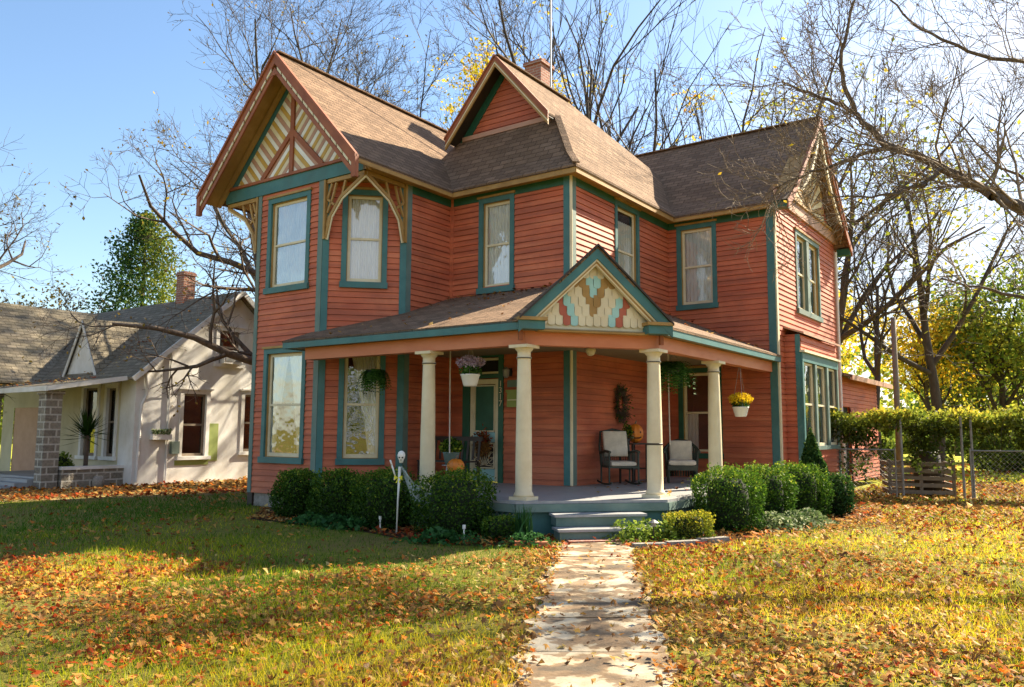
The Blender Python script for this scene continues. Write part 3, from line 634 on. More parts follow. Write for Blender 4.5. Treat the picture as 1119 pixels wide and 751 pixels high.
# columns
def column(p):
    mb = MB(); x, y = p; h = ZT-ZP
    mb.box(x-.16, x+.16, y-.16, y+.16, ZP, ZP+.05)
    pr = [(.15, .05), (.155, .07), (.145, .10), (.128, .12)]+[(.128-.026*(k/10)**1.6, .12+(h-.34)*k/10) for k in range(1, 11)]
    pr += [(.102, h-.215), (.118, h-.21), (.118, h-.185), (.104, h-.18), (.104, h-.10), (.125, h-.085), (.145, h-.05), (.145, h-.045)]
    mb.lathe((x, y, ZP), pr, 28)
    o = mb.build('porch_column', 'cream', H, True); o.data.polygons.foreach_get
    mb = MB(); mb.box(x-.17, x+.17, y-.17, y+.17, ZT-.047, ZT); mb.build('capital', 'cream', o)
    return o
for k, p in enumerate((P1, P2, P3, P4)):
    o = column(p)
    mb = MB(); z = ZT-.2; mb.lathe((p[0], p[1], 0), [(.1195, z-.008), (.1215, z), (.1195, z+.008)], 24)
    if k == 2: mb.lathe((p[0], p[1], 0), [(.1255, 1.34), (.1275, 1.355), (.125, 1.37)], 24)
    mb.build('column_ring', 'dark2', o, True)
# beams
zB0, zB1 = ZT, 3.08; bw = .2
mb = MB(); line = [(-1.3+.35, -.43), P2, P3, (5.36, V2)]
for i in range(3):
    a, b = line[i], line[i+1]; e = .0 if i else 0
    mb.bar((a[0], a[1], (zB0+zB1)/2), (b[0], b[1], (zB0+zB1)/2), bw-.002*i, zB1-zB0-.002*i)
mb.lathe((P2[0], P2[1], 0), [(.1, zB0+.001), (.1, zB1-.001)], 8); mb.lathe((P3[0], P3[1], 0), [(.1, zB0+.001), (.1, zB1-.001)], 8)
mb.build('porch_beam', 'orange', H)
ev = [(-1.35, -.72), FL, FR_, (5.63, V2-.02)]
mb = MB(); mb.prism([(x, y, 3.085) for x, y in (ev[0], ev[1], ev[2], ev[3], (U1, V2-.02), (U1, V1), (0, V1), (0, bb), (-.7, .45), (-1.35, -.0))], (0, 0, .02)); mb.build('porch_ceiling', 'ceiling', H)
mb = MB()
fasc(mb, (ev[0][0]+.0, ev[0][1]), (ev[1][0]+.02, ev[1][1]), 3.07, .13, .04); fasc(mb, ev[2], ev[3], 3.07, .13, .04)
fasc(mb, (ev[0][0], -.7), (ev[0][0], -.02), 3.07, .13, .04)
mb.build('porch_fascia', 'teal', H)

# porch roof
def pzL(v): return 3.215+.352*(v+.74)
uE = 5.66
def pzR(u): return 3.215+.425*(uE-u)
C1p = (U1-.03, V1-.03, pzL(V1))
fl1, fr1 = (4.13, -.74, 3.215), (5.66, 1.12, 3.215)
A_ = Vector((5.0, -.02, 0)); mid = (Vector(fl1)+Vector(fr1))/2; gn = Vector((fr1[1]-fl1[1], -(fr1[0]-fl1[0]), 0)).normalized(); apex = Vector((mid.x, mid.y, 4.40))+gn*.05
roofmesh('porch_roof', [[(-1.37, -.74, 3.215), fl1, C1p, (U1-.03, V1+.01, pzL(V1)), (-.0, V1+.01, pzL(V1)), (-.0, bb-.0, pzL(bb)), (-bb, -.0, pzL(0)), (-1.37, .0, pzL(0))],
   [fr1, (uE, V2+.01, 3.215), (U1-.01, V2+.01, pzR(U1)), (U1-.01, V1, pzR(U1))]], th=.04)
g0, g1 = Vector(fl1)-Vector(fr1), Vector(fr1)-Vector(fl1); td = g1.normalized(); e0 = Vector(fl1)-td*.04+gn*.1+Vector((0, 0, -.0)); e1 = Vector(fr1)+td*.04+gn*.1
roofmesh('gablet_roof', [[e0, apex+gn*.06, Vector(C1p)+Vector((0, 0, .02)), Vector(fl1)+Vector((-.35, .1, .04))], [apex+gn*.06, e1, Vector(fr1)+Vector((-.05, .35, .04)), Vector(C1p)+Vector((0, 0, .02))]], th=.04)
# gablet face
hwG = (Vector(fr1)-Vector(fl1)).length/2; fGb = Fr((mid.x, mid.y), td, gn)
mb = MB(); mb.prism([fGb(-hwG+.1, 3.09, -.12), fGb(hwG-.1, 3.09, -.12), fGb(0, 4.26, -.12)], gn*-.03); mb.build('gablet_wall', 'cream', H)
cols = {'C': 0, 'B': 1, 'A': 2, 'R': 3}
def gc(r, x):
    x = abs(x)
    if r == 0: return 'C'
    if r == 1: return 'A' if x < .125 else 'B'
    if r == 2: return 'A' if x < .06 else ('B' if x < .19 else 'C')
    if r == 3: return 'B' if x < .12 else ('C' if x < .36 else ('A' if x < .48 else 'R'))
    if r == 4: return 'B' if x < .06 else ('C' if x < .31 else ('A' if x < .43 else ('R' if x < .55 else 'C')))
    if r == 5: return 'C' if x < .24 else ('A' if x < .37 else ('R' if x < .49 else 'C'))
    return 'C'
mb = MB(); rh, swd = .150, .124; ztp = 4.06
for r in range(7, -1, -1):
    zt2 = ztp-r*rh; zb2 = zt2-rh; n = 9
    for k in range(-n, n+1):
        x = (k+.5*(r % 2))*swd
        lim = (4.16-(zt2-.02))*1.0
        if zb2 < 3.05 or abs(x)-swd/2 > lim+.02: continue
        w2 = swd/2-.004; d = -.10+.004*((r+k) % 2)+.003*(7-r)
        q = [(-w2, .05), (-w2, -rh+.04)]+[(-w2*math.cos(math.pi*j/6), -rh+.04-.035*math.sin(math.pi*j/6)) for j in range(1, 6)]+[(w2, -rh+.04), (w2, .05)]
        q = [(min(max(x+a, -(4.17-(zt2+b))), (4.17-(zt2+b))), zt2+b) for a, b in q]
        mb.prism([fGb(a, z, d) for a, z in q], gn*-.01, cols[gc(r, x)])
mb.build('fishscale_shingles', ['cream', 'gold', 'ltblue', 'shred'], H)
mb = MB(); rz0 = 3.215; rise = 4.40-rz0
for sg in (-1, 1):
    X = sg*(hwG+.05)
    def bg(off, drop, d0, d1, mi, endx=1.0):
        mb.prism([fGb(0, 4.40-off, d0), fGb(X*endx, 4.40-rise*endx-off, d0), fGb(X*endx, 4.40-rise*endx-off-drop, d0), fGb(0, 4.40-off-drop, d0)], gn*(d1-d0), mi)
    bg(.0, .20, .07, .105, 0); bg(.20, .035, .05, .08, 1, .86); bg(.235, .03, .0, .06, 2, .83); bg(.265, .03, -.02, .05, 1, .80); bg(-.03, .035, .06, .15, 3)
mb.build('bargeboard', ['teal', 'cream', 'gold', 'dark2'], H)
mb = MB()
for sg in (-1, 1):
    a0, a1 = sorted((sg*(hwG-.36), sg*(hwG+.03))); mb.fbox(fGb, a0, a1, 3.07, 3.20, -.14, .10, 0); mb.fbox(fGb, a0-.03, a1+.03, 3.20, 3.25, -.14, .14, 1)
    mb.fbox(fGb, (a0+a1)/2*1.12-.03, (a0+a1)/2*1.12+.03, 2.92, 3.07, -.16, -.10, 2)
mb.fbox(fGb, -hwG+.3, hwG-.3, 3.06, 3.10, -.2, -.04, 1)
mb.build('eave_return', ['teal', 'gold', 'brown'], H)
# lattice of things on walls: door
mb = MB(); a0, a1, z0, z1 = door
for p in ((a0, a0+.17, z0, z1-.12), (a1-.12, a1, z0, z1-.12), (a0, a1, z1-.12, z1)): mb.fbox(fV1, *p, -.02, .04)
mb.fbox(fV1, a0+.17, a1-.12, 2.62, 2.70, -.06, .03)
dr_ = mb.build('front_door', 'green', H)
mb = MB(); i0, i1 = a0+.18, a1-.13
mb.fbox(fV1, i0, i0+.09, .54, 2.6, -.04, -.0); mb.fbox(fV1, i1-.09, i1, .54, 2.6, -.04, 0)
for za, zb3 in ((.54, .78), (1.32, 1.52), (2.5, 2.6)): mb.fbox(fV1, i0+.09, i1-.09, za, zb3, -.04, 0, 1 if za < 1.4 else 0)
mb.build('screen_door', ['cream', 'ltblue2'], dr_)
mb = MB(); mb.fbox(fV1, i0+.09, i1-.09, 1.54, 2.49, -.035, -.025); mb.build('door_screen', 'green', dr_)
mb = MB()
for q in ((i0+.10, i0+.125, 1.54, 2.48), (i1-.125, i1-.10, 1.54, 2.48), (i0+.1, i1-.1, 2.455, 2.48), (i0+.1, i1-.1, 1.53, 1.555), (i0+.10, i0+.125, .79, 1.31), (i1-.125, i1-.10, .79, 1.31), (i0+.1, i1-.1, 1.285, 1.31), (i0+.1, i1-.1, .79, .815)): mb.fbox(fV1, *q, -.03, .006)
mb.build('door_moulding', 'cream', dr_)
mb = MB(); mb.fbox(fV1, i0+.09, i1-.09, .78, 1.32, -.038, -.02); mb.build('door_panel', 'dark2', dr_)
mb = MB(); cx_ = (i0+i1)/2
for k in range(9):
    a = math.pi*k/8; q = (cx_+.22*math.cos(a), .84+.36*math.sin(a)); mb.bar(fV1(cx_+.04*math.cos(a), .86, -.012), fV1(q[0], q[1], -.012), .012, .012)
for k in range(6): mb.tube([fV1(cx_+.07*math.cos(b)+(.17 if k % 2 else -.17), .95+.07*math.sin(b)+.11*(k//2), -.012) for b in [i*.7 for i in range(10)]], .007, 5)
mb.build('door_scrollwork', 'cream', dr_)
mb = MB(); mb.fbox(fV1, i0, i1, 2.71, 3.03, -.12, -.06); mb.build('transom_glass', 'dark', dr_)
mb = MB(); mb.fbox(fV1, i0, i1, 2.985, 3.03, -.06, 0); mb.fbox(fV1, i0, i1, 2.71, 2.75, -.06, 0); mb.build('transom_frame', 'cream', dr_)
cu = bpy.data.curves.new('house_number', 'FONT'); cu.body = '1\n3\n1\n7'; cu.size = .17; cu.align_x = 'CENTER'; cu.space_line = .78; cu.extrude = .004; cu.materials.append(M['cream'])
tmp = bpy.data.objects.new('tmp', cu); C.objects.link(tmp); bpy.context.view_layer.update(); me_ = bpy.data.meshes.new_from_object(tmp.evaluated_get(bpy.context.evaluated_depsgraph_get())); bpy.data.objects.remove(tmp); o = bpy.data.objects.new('house_number', me_); C.objects.link(o); o.parent = dr_; o.matrix_local = Matrix.Translation(fV1(a1-.06, 2.44, .046)) @ Matrix.Rotation(R(90), 4, 'X')
# wall lantern, mailbox, plaque, ceiling light
mb = MB(); p = fV1(1.62, 2.72, 0); mb.box(p.x-.05, p.x+.05, p.y-.03, p.y, p.z-.08, p.z+.08); mb.bar((p.x, p.y, p.z+.04), (p.x, p.y-.16, p.z+.08), .02)
lt = mb.build('wall_lantern', 'black', H)
mb = MB(); mb.lathe((p.x, p.y-.16, p.z-.12), [(.035, 0), (.06, .04), (.07, .16), (.03, .2), (.01, .22)], 8); mb.build('lantern_shade', 'metal', lt)
mb = MB(); mb.fbox(fV1, 1.6, 1.88, 2.02, 2.34, .018, .10); mb.fbox(fV1, 1.58, 1.90, 2.31, 2.36, .018, .115); mb.fbox(fV1, 1.62, 1.86, 2.15, 2.17, .10, .108, 1); mb.build('mailbox', ['limegreen', 'cream'], H)
mb = MB(); mb.fbox(fV1, 1.56, 1.9, 2.42, 2.56, .018, .035); mb.build('wall_plaque', 'tealgray', H)
mb = MB(); mb.lathe((3.6, 2.3, 2.90), [(.015, .03), (.06, .05), (.09, .10), (.10, .15), (.07, .185)], 14); mb.build('ceiling_light', 'cream', H, True)
# ================================================================== helpers for plants and props
cy_, sy_ = math.cos(YAW), math.sin(YAW)
def HW(u, v, z=0): return (-2.817+u*cy_-v*sy_, 14.925+u*sy_+v*cy_, z)
def tint_clump(P, r, base=0, k=1.7):   # smooth light / dark clumps from position
    t = .5+.25*np.sin(P[:, 0]*k*2.1+1.3)*np.cos(P[:, 1]*k*1.7)+.15*np.sin(P[:, 2]*k*2.9+P[:, 0]*k)
    return np.clip(t+.35*(r.random(len(P))-.5)*2+base, 0, 1)
def blob(n, r, c, s, p=2.0, shell=.35):  # points in a super-ellipsoid shell
    d = unit(r.normal(size=(n*2, 3))); q = (np.abs(d)**p).sum(1)**(-1/p); d = d*q[:, None]
    rad = 1-shell*r.random(len(d))**2; P = d*rad[:, None]*np.array(s)+np.array(c); return P[:n], d[:n]
def bush(name, label, cat, x, y, w, h, mat='boxwood', n=5500, size=.045, boxy=3.2, group=None, rz=0, taper=0, d=None, seed=0):
    r = np.random.default_rng(seed+int(abs(x*97+y*31)*7)); t = thing(name, label, cat, (x, y, 0), rz, group)
    s = (w/2, (d or w)/2, h*.54); P, dd = blob(n, r, (0, 0, h*.47), s, boxy, .3)
    lump = 1+.07*np.sin(P[:, 0]*9+seed)*np.cos(P[:, 1]*8)+.06*np.sin(P[:, 2]*11+P[:, 0]*7+seed)+.04*r.normal(size=n)+.10*(r.random(n) < .04)
    P[:, :2] *= lump[:, None]; P[:, 2] = np.clip(P[:, 2]*(1+(lump-1)*.7), .03, None)
    if taper: k = np.clip(1-P[:, 2]/h*taper, .04, 1); P[:, :2] *= k[:, None]
    V, F = leafcloud(P, size, r); tt = np.clip(.36+.22*r.normal(size=n)+.55*(P[:, 2]/h-.6), 0, 1)  # leaves lighter toward the top: top light put into the tint
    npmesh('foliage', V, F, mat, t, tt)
    mb = MB(); k = .62
    prof = [(.12*w, 0), (w*.44*k, h*.1), (w*.5*k, h*.3), (w*.5*k*(1-taper*.45), h*.6), (w*.46*k*(1-taper*.75), h*.82), (w*.2*(1-taper*.8), h*.93), (.001, h*.95)]
    mb.lathe((0, 0, 0), prof, 14); o = mb.build('inner_branches', 'core', t, True); o.scale = (1, (d or w)/w, .93); return t
M['core'] = flat('dark_inner_twigs', (.012, .022, .006), .95)
# ------------------------------------------------------------------ trees
def tubes_np(S, n):
    S = np.asarray(S, float); a, b, r0, r1 = S[:, 0:3], S[:, 3:6], S[:, 6], S[:, 7]; d = unit(b-a); b = b+d*(r1*.5)[:, None]
    ref = np.where(np.abs(d[:, 2:3]) > .9, np.array([[1., 0, 0]]), np.array([[0, 0, 1.]])); x = unit(np.cross(d, ref)); y = np.cross(d, x)
    ang = np.arange(n)*2*math.pi/n; c, s = np.cos(ang), np.sin(ang)
    ring = x[:, None, :]*c[None, :, None]+y[:, None, :]*s[None, :, None]
    V = np.concatenate([a[:, None]+ring*r0[:, None, None], b[:, None]+ring*r1[:, None, None]], 1).reshape(-1, 3)
    base = (np.arange(len(S))*2*n)[:, None, None]; j = np.arange(n); q = np.stack([j, (j+1) % n, (j+1) % n+n, j+n], 1)[None]
    return V, (base+q).reshape(-1, 4)
def grow(r, p, d, L, rad, lev, maxl, out, tips, spread=.75, up=.12, kids=4, wob=.16, minr=.009, ratio=.66, rk=.55):
    ns = 6 if lev == 0 else (5 if lev < 3 else 3); p = np.array(p, float); d = unit(np.array(d, float)); seg = L/ns; r0 = rad
    n_k = kids if lev < maxl else 0; slots = sorted(r.uniform(.28 if lev == 0 else .15, .97, n_k+(2 if lev == 0 else 0))) if n_k else []
    phi = r.uniform(0, 6.28)
    for i in range(ns):
        d = unit(d+r.normal(size=3)*wob*(.5 if lev == 0 else 1)+np.array([0, 0, up*(.3 if lev == 0 else 1)])); q = p+d*seg
        r1 = max(rad*(1-.72*(i+1)/ns), minr*.6); out[min(lev, 6)].append((*p, *q, r0, r1))
        while slots and slots[0] <= (i+1)/ns:
            f = slots.pop(0); phi += 2.4+r.normal()*.4; a = spread*(.75+.5*r.random())
            x = unit(np.cross(d, [0.3, .2, 1.])); y = np.cross(d, x); dd = d*math.cos(a)+(x*math.cos(phi)+y*math.sin(phi))*math.sin(a)
            c = p+(q-p)*((f*ns) % 1); grow(r, c, dd, L*ratio*(1.1-.45*f)*(.8+.4*r.random()), max(min(r0*rk*1.15, r0*.9), minr), lev+1, maxl, out, tips, spread, up, kids, wob*1.1, minr, ratio, rk)
        p, r0 = q, r1
    if lev >= maxl-1: tips.append(p)
def tree_mesh(seed, height, rad, maxl=4, lean=(0, 0), stems=1, **k):
    r = np.random.default_rng(seed); out = [[] for _ in range(7)]; tips = []
    for s in range(stems):
        a = 6.283*s/stems+seed; l = np.array([lean[0], lean[1], 1.])+(np.array([math.cos(a), math.sin(a), 0])*.28 if stems > 1 else 0)
        grow(r, (0.12*math.cos(a)*(stems > 1), .12*math.sin(a)*(stems > 1), -.1), l, height*(.62 if stems == 1 else .66), rad*(1 if stems == 1 else .62), 0, maxl, out, tips, **k)
    return out, np.array(tips)
def make_tree(name, label, loc, seed, height, rad, maxl=4, bark='bark', leaf=None, nleaf=0, lsize=.1, lspread=.35, group=None, cat='tree', rz=0, **k):
    t = thing(name, label, cat, loc, rz, group); out, tips = tree_mesh(seed, height, rad, maxl, **k)
    A = sum(out[:2], []); B = sum(out[2:], [])
    V, F = tubes_np(A, 8); npmesh('trunk', V, F, bark, t, smooth=True)
    if B: V, F = tubes_np(B, 3); npmesh('crown', V, F, bark, t)
    if nleaf:
        r = np.random.default_rng(seed+5); c = tips[r.integers(0, len(tips), nleaf)]; P = c+r.normal(size=(nleaf, 3))*lspread
        V, F = leafcloud(P, lsize, r); npmesh('leaves', V, F, leaf, t, tint_clump(P, r, 0, .5))
    return t
def copy_thing(t, loc, rz, label, scale=1.0, group=None):
    c = t.copy(); C.objects.link(c); c.location = loc; c.rotation_euler = (0, 0, rz); c.scale = (scale,)*3; c['label'] = label
    if group: c['group'] = group
    for ch in list(t.children):
        d = ch.copy(); C.objects.link(d); d.parent = c
        for g in ch.children: e = g.copy(); C.objects.link(e); e.parent = d
    return c
GB = 'bare trees behind the house'
b1 = make_tree('bare_tree', 'wide bare tree with a few clinging leaves spreading left beside the striped gable', (-5.9, 24.5, 0), 3, 15.5, .32, 5, lean=(-.30, 0), spread=.8, up=.05, kids=4, leaf='bleaf', nleaf=800, lsize=.10, lspread=.08, minr=.0065, group=GB)
b3 = make_tree('bare_tree', 'dark twiggy bare tree rising between the left wing roof and the small front gable', (-2.9, 37, 0), 8, 25, .36, 5, spread=.62, up=.08, kids=4, minr=.010, leaf='bleaf', lspread=.1, nleaf=350, lsize=.12, bark='barkdark', group=GB)
b5 = make_tree('bare_tree', 'tall bare tree straight up behind the chimney', (2.5, 30, 0), 12, 23, .32, 5, spread=.46, up=.10, kids=3, minr=.010, bark='barkdark', group=GB)
b7 = make_tree('bare_tree', 'many-stemmed bare tree fanning out to the right behind the roof valley', (5.2, 30, 0), 21, 21, .38, 4, lean=(.12, 0), stems=4, spread=.48, up=.10, kids=3, minr=.011, bark='barkdark', group=GB)
b4 = make_tree('yellowing_tree', 'tree with sparse yellow leaves high behind the peak of the front gable', (1.2, 34, 0), 31, 24, .25, 4, spread=.5, up=.10, kids=4, minr=.010, leaf='yleaf', nleaf=6500, lsize=.17, lspread=.25, bark='barkdark')
copy_thing(b3, (-7.9, 41, 0), 2.0, 'slim bare tree standing behind the ridge of the left wing', 1.12)
copy_thing(b3, (-13.2, 41, 0), 5.1, 'bare tree furthest left behind the striped gable roof', 1.08)
copy_thing(b5, (4.3, 37, 0), 2.5, 'bare tree just right of the chimney, further back than its neighbour', .95)
copy_thing(b5, (9.6, 35, 0), 4.2, 'bare tree leaning over the ridge of the right gable wing', .78)
copy_thing(b7, (8.2, 37, 0), 1.4, 'bare forked tree behind the middle of the right wing roof', .85)
copy_thing(b1, (-18.6, 22, 0), 3.6, 'thin-twigged tree reaching in at the upper left edge over the neighbouring house', .95, 'bare trees at the sides')
r2 = make_tree('bare_tree', 'bare tree with a stout forking trunk beyond the vine pergola', (15.9, 30, 0), 44, 17, .22, 5, spread=.72, up=.07, kids=3, minr=.010, bark='barkdark', group='bare trees at the sides')
copy_thing(r2, (23.5, 33, 0), 2.2, 'bare tree at the right edge behind the green tree', 1.0, 'bare trees at the sides')
copy_thing(b3, (12.5, 27.5, 0), .7, 'slender bare tree close to the right end of the rear addition', .46, 'bare trees at the sides')
r4 = make_tree('oak_tree', 'tree with thin yellow-green leaves showing beside the right gable peak', (11.2, 30, 0), 51, 17, .25, 4, spread=.6, up=.08, kids=4, minr=.010, leaf='ygleaf', nleaf=2600, lsize=.17, lspread=.4)
GY = 'autumn trees beyond the pergola'
y1 = make_tree('yellow_maple', 'bright yellow maple low above the middle of the pergola', (18.9, 36, 0), 61, 7.5, .2, 3, spread=.9, up=.08, kids=6, minr=.012, leaf='yleaf', nleaf=3600, lsize=.20, lspread=.45, group=GY, bark='barkdark')
copy_thing(y1, (14.6, 42, 0), 2, 'golden tree seen just over the roof of the rear addition', 1.25)
copy_thing(y1, (31, 56, 0), 4, 'far yellow tree near the right edge of the picture', 1.4)
copy_thing(y1, (23, 60, 0), 1, 'far golden tree seen between the bare trunk and the green tree', 1.7)
g1 = make_tree('green_tree', 'leafy green tree at the right edge above the pergola', (21.2, 35, 0), 71, 9.5, .22, 3, spread=.8, up=.1, kids=7, minr=.012, leaf='gleaf', nleaf=8500, lsize=.20, lspread=.5, group=GY, bark='barkdark')
copy_thing(g1, (19, 55, 0), 2, 'yellow-green tree far behind the tall wooden pole', 1.2)
copy_thing(g1, (27, 46, 0), 4.4, 'dark green tree behind the right edge tree, lower and further off', .95)
copy_thing(g1, (-24.5, 36, 0), 1.1, 'small leafy tree poking over the far left roof edge', .72, 'trees behind the neighbouring house')
# evergreen and its neighbour behind the white house
def conifer(loc, h, w, label):
    t = thing('evergreen_tree', label, 'tree', loc); r = np.random.default_rng(5); n = 26000
    z = h*(.08+.92*r.random(n)**1.15); ph = r.random(n)*6.283; lay = .72+.30*np.sin(z*4.2+np.sin(ph*3)*1.6)+.16*np.sin(ph*4+z)
    rr = w/2*(1-z/h)**.5*lay*np.sqrt(r.random(n)*.75+.25); P = np.stack([rr*np.cos(ph), rr*np.sin(ph), z], 1)+r.normal(size=(n, 3))*.22
    V, F = leafcloud(P, .17, r); npmesh('foliage', V, F, 'dleaf', t, np.clip(.5+.28*np.cos(ph-.3)+.3*r.normal(size=n)*.6, 0, 1))  # sun side painted in: needles tinted lighter toward the right
    V, F = tubes_np([(0, 0, 0, 0, 0, h*.95, .25, .03)], 8); npmesh('trunk', V, F, 'barkdark', t); return t
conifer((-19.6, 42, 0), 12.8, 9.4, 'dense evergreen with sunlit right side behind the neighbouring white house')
make_tree('shrubby_tree', 'pale thin-leaved tree left of the evergreen behind the neighbouring roof', (-23.6, 39, 0), 81, 9.5, .15, 4, spread=.6, up=.12, kids=5, minr=.02, leaf='bleaf', nleaf=2600, lsize=.16, lspread=.4, bark='barklight', group='trees behind the neighbouring house')
# big near tree at the right: trunk just outside the frame, long limb in front of the right gable
def near_tree():
    t = thing('large_bare_tree', 'large near bare tree with a long limb reaching in from the right edge', 'tree', (0, 0, 0)); r = np.random.default_rng(93); out = [[] for _ in range(7)]; tips = []
    def path(pts, r0, r1, twig=1.0, dens=3, L=2.0, lv=2, sub=5):
        pts = np.array(pts, float); fine = []
        for i in range(len(pts)-1):
            for k in range(sub): fine.append(pts[i]+(pts[i+1]-pts[i])*k/sub)
        fine.append(pts[-1]); fine = np.array(fine); fine[1:-1] += r.normal(size=(len(fine)-2, 3))*.02; n = len(fine)-1
        for i in range(n):
            a, b = fine[i], fine[i+1]; ra = r0+(r1-r0)*i/n; rb = r0+(r1-r0)*(i+1)/n; out[0].append((*a, *b, ra, rb))
            for _ in range(dens if i > 2 else 0):
                if r.random() < .55*twig:
                    d = unit(b-a); x = r.normal(size=3); x = unit(x-d*(x@d)); dd = d*.62+x*.75+np.array([0, 0, .12])
                    grow(r, a+(b-a)*r.random(), dd, L*(.5+.8*r.random()), max(ra*.33, .012), lv, 5, out, tips, .6, .07, 4, .2, .0055, .6, .55)
    trunk = [(14.2, 9.4, -.2), (14.0, 9.4, 1.8), (13.5, 9.5, 3.3), (13.1, 9.7, 5.0), (12.8, 9.9, 7.5), (12.6, 10.0, 10)]
    path(trunk, .30, .10, 0)
    path([(13.5, 9.5, 3.2), (10.4, 10.9, 4.0), (7.51, 11.5, 4.82), (7.04, 11.7, 5.18), (6.35, 12.0, 5.79), (5.82, 12.2, 6.1), (5.5, 12.3, 6.57), (5.15, 12.6, 6.95), (4.5, 12.9, 7.4)], .11, .016, .9, 2, 1.6)
    path([(5.9, 12.2, 6.05), (5.3, 12.5, 5.9), (4.7, 12.8, 5.72), (4.1, 13.0, 5.5)], .035, .008, 1.2, 3, 1.1, 3)
    path([(5.45, 12.3, 6.6), (5.2, 12.2, 7.4), (5.35, 12.1, 8.2), (5.7, 12.0, 9.0)], .04, .012, .8, 2, 1.5, 3)
    path([(6.6, 11.9, 5.6), (6.1, 11.6, 5.2), (5.4, 11.4, 5.0), (4.6, 11.5, 5.0)], .035, .008, .8, 2, 1.2, 3)
    path([(12.9, 9.8, 6.6), (10.6, 11.8, 7.1), (8.8, 12.6, 7.6), (7.8, 12.8, 7.8), (6.9, 13.0, 8.4), (6.4, 13.2, 9.2)], .055, .012, .8, 2, 1.9)
    path([(12.8, 9.9, 8.0), (10.6, 11.4, 8.5), (8.9, 12.0, 9.3), (7.9, 11.6, 9.8), (7.1, 11.4, 10.4)], .05, .012, .8, 2, 1.9)
    path([(13.2, 9.6, 4.4), (11.0, 12.0, 4.6), (9.3, 12.9, 5.2), (8.4, 13.4, 6.1), (7.8, 13.6, 7.0)], .05, .012, .8, 2, 1.8)
    path([(13.5, 9.5, 3.0), (11.0, 12.0, 3.3), (9.3, 13.0, 3.6), (8.3, 13.4, 3.9), (7.4, 13.6, 4.2)], .06, .015, .6, 2, 1.3, 3)
    V, F = tubes_np(out[0], 10); npmesh('trunk', V, F, 'bark', t, smooth=True)
    V, F = tubes_np(sum(out[1:], []), 3); npmesh('crown', V, F, 'barklight', t)  # sunlit tan of the twigs put into a lighter bark copy
    P = np.array(tips)[r.integers(0, len(tips), 60)]; V, F = leafcloud(P, .09, r); npmesh('leaves', V, F, 'yleaf', t, r.random(60)*.5+.4)
near_tree()
# ------------------------------------------------------------------ shrubs by the porch
GBX = 'clipped boxwoods along the porch'
for i, (x, y, w, h, lb) in enumerate([(-3.80, 14.5, .78, .80, 'round dark boxwood nearest the left corner of the house'), (-2.90, 13.85, .92, .86, 'second boxwood from the left corner, under the tall lower bay window'),
    (-2.02, 13.1, 1.0, .90, 'boxwood just behind the skull stake'), (-.86, 12.2, 1.16, .92, 'large shaded boxwood in front of the left porch column, next to the blade-leaved plant'),
    (3.46, 13.0, 1.06, .93, 'squared boxwood right of the porch steps, tallest in the sunlit row'), (4.42, 14.1, .92, .92, 'sunlit boxwood in the middle of the right row'), (5.33, 15.0, .95, .95, 'sunlit boxwood at the far end of the right row, beside the cone evergreen')]):
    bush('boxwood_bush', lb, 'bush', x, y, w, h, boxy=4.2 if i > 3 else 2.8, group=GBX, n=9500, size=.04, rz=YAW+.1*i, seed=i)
bush('cone_evergreen', 'pointed cone evergreen below the right bay window', 'bush', 5.92, 15.95, 1.0, 1.5, 'cone', 8500, .05, 2.2, taper=.82, seed=9)
bush('evergreen_shrub', 'rounded dark green shrub at the foot of the cone evergreen', 'bush', 6.12, 15.3, .60, .75, 'cone', 3500, .05, 2.2, seed=12)
bush('golden_hedge', 'low squared golden, sunlit-topped shrub right of the porch steps', 'bush', 2.56, 11.75, .68, .40, 'yellowhedge', 4200, .032, 5, d=.45, seed=13)
bush('low_bush', 'small low dark shrub in front of the lattice left of the steps', 'bush', -.16, 11.75, .52, .32, 'boxwood', 2400, .035, 4, seed=14)
# blade-leaved plants
def blades(name, label, x, y, h, n, mat, spread=.25, cat='plant', w=.02, group=None, seed=1, leaves=0):
    t = thing(name, label, cat, (x, y, 0), 0, group); r = np.random.default_rng(seed); V = []; F = []; T = []
    for i in range(n):
        a = r.random()*6.283; ln = h*(.55+.5*r.random()); bx, by = r.normal(size=2)*.05; ox, oy = math.cos(a)*spread*r.random(), math.sin(a)*spread*r.random(); wx, wy = -math.sin(a)*w, math.cos(a)*w; k = len(V)
        for j in range(4):
            s = j/3; ww = (1-s**2)*.9+.1; V += [(bx+ox*s*s-wx*ww, by+oy*s*s-wy*ww, ln*s), (bx+ox*s*s+wx*ww, by+oy*s*s+wy*ww, ln*s)]
        for j in range(3): F.append((k+2*j, k+2*j+1, k+2*j+3, k+2*j+2)); T.append(r.random())
    npmesh('leaves', V, F, mat, t, T); return t
blades('spiky_plant', 'upright blade-leaved plant left of the porch steps', .17, 11.45, .52, 60, 'hosta', .2)
def low_patch(name, label, pts, w, h, n, mat, size, cat='plant', seed=3, kind=None):
    r = np.random.default_rng(seed); P = []
    for (x, y) in pts: q = r.normal(size=(n, 3))*np.array([w/2.4, w/3.2, 0]); q[:, 2] = h*r.random(n)**.8*np.exp(-(q[:, 0]**2+q[:, 1]**2)/(w*w*.4)); P.append(q+np.array([x, y, .02]))
    P = np.concatenate(P); V, F = leafcloud(P, size, r, .5); o = npmesh(name, V, F, mat, None, r.random(len(P))); tag(o, label, cat, None, kind); return o
low_patch('hosta_patch', 'row of low green hosta leaves in front of the left boxwoods', [(-3.3, 13.45), (-2.85, 13.2), (-2.4, 12.85), (-1.0, 11.45)], .5, .18, 260, 'hosta', .10, kind='stuff')
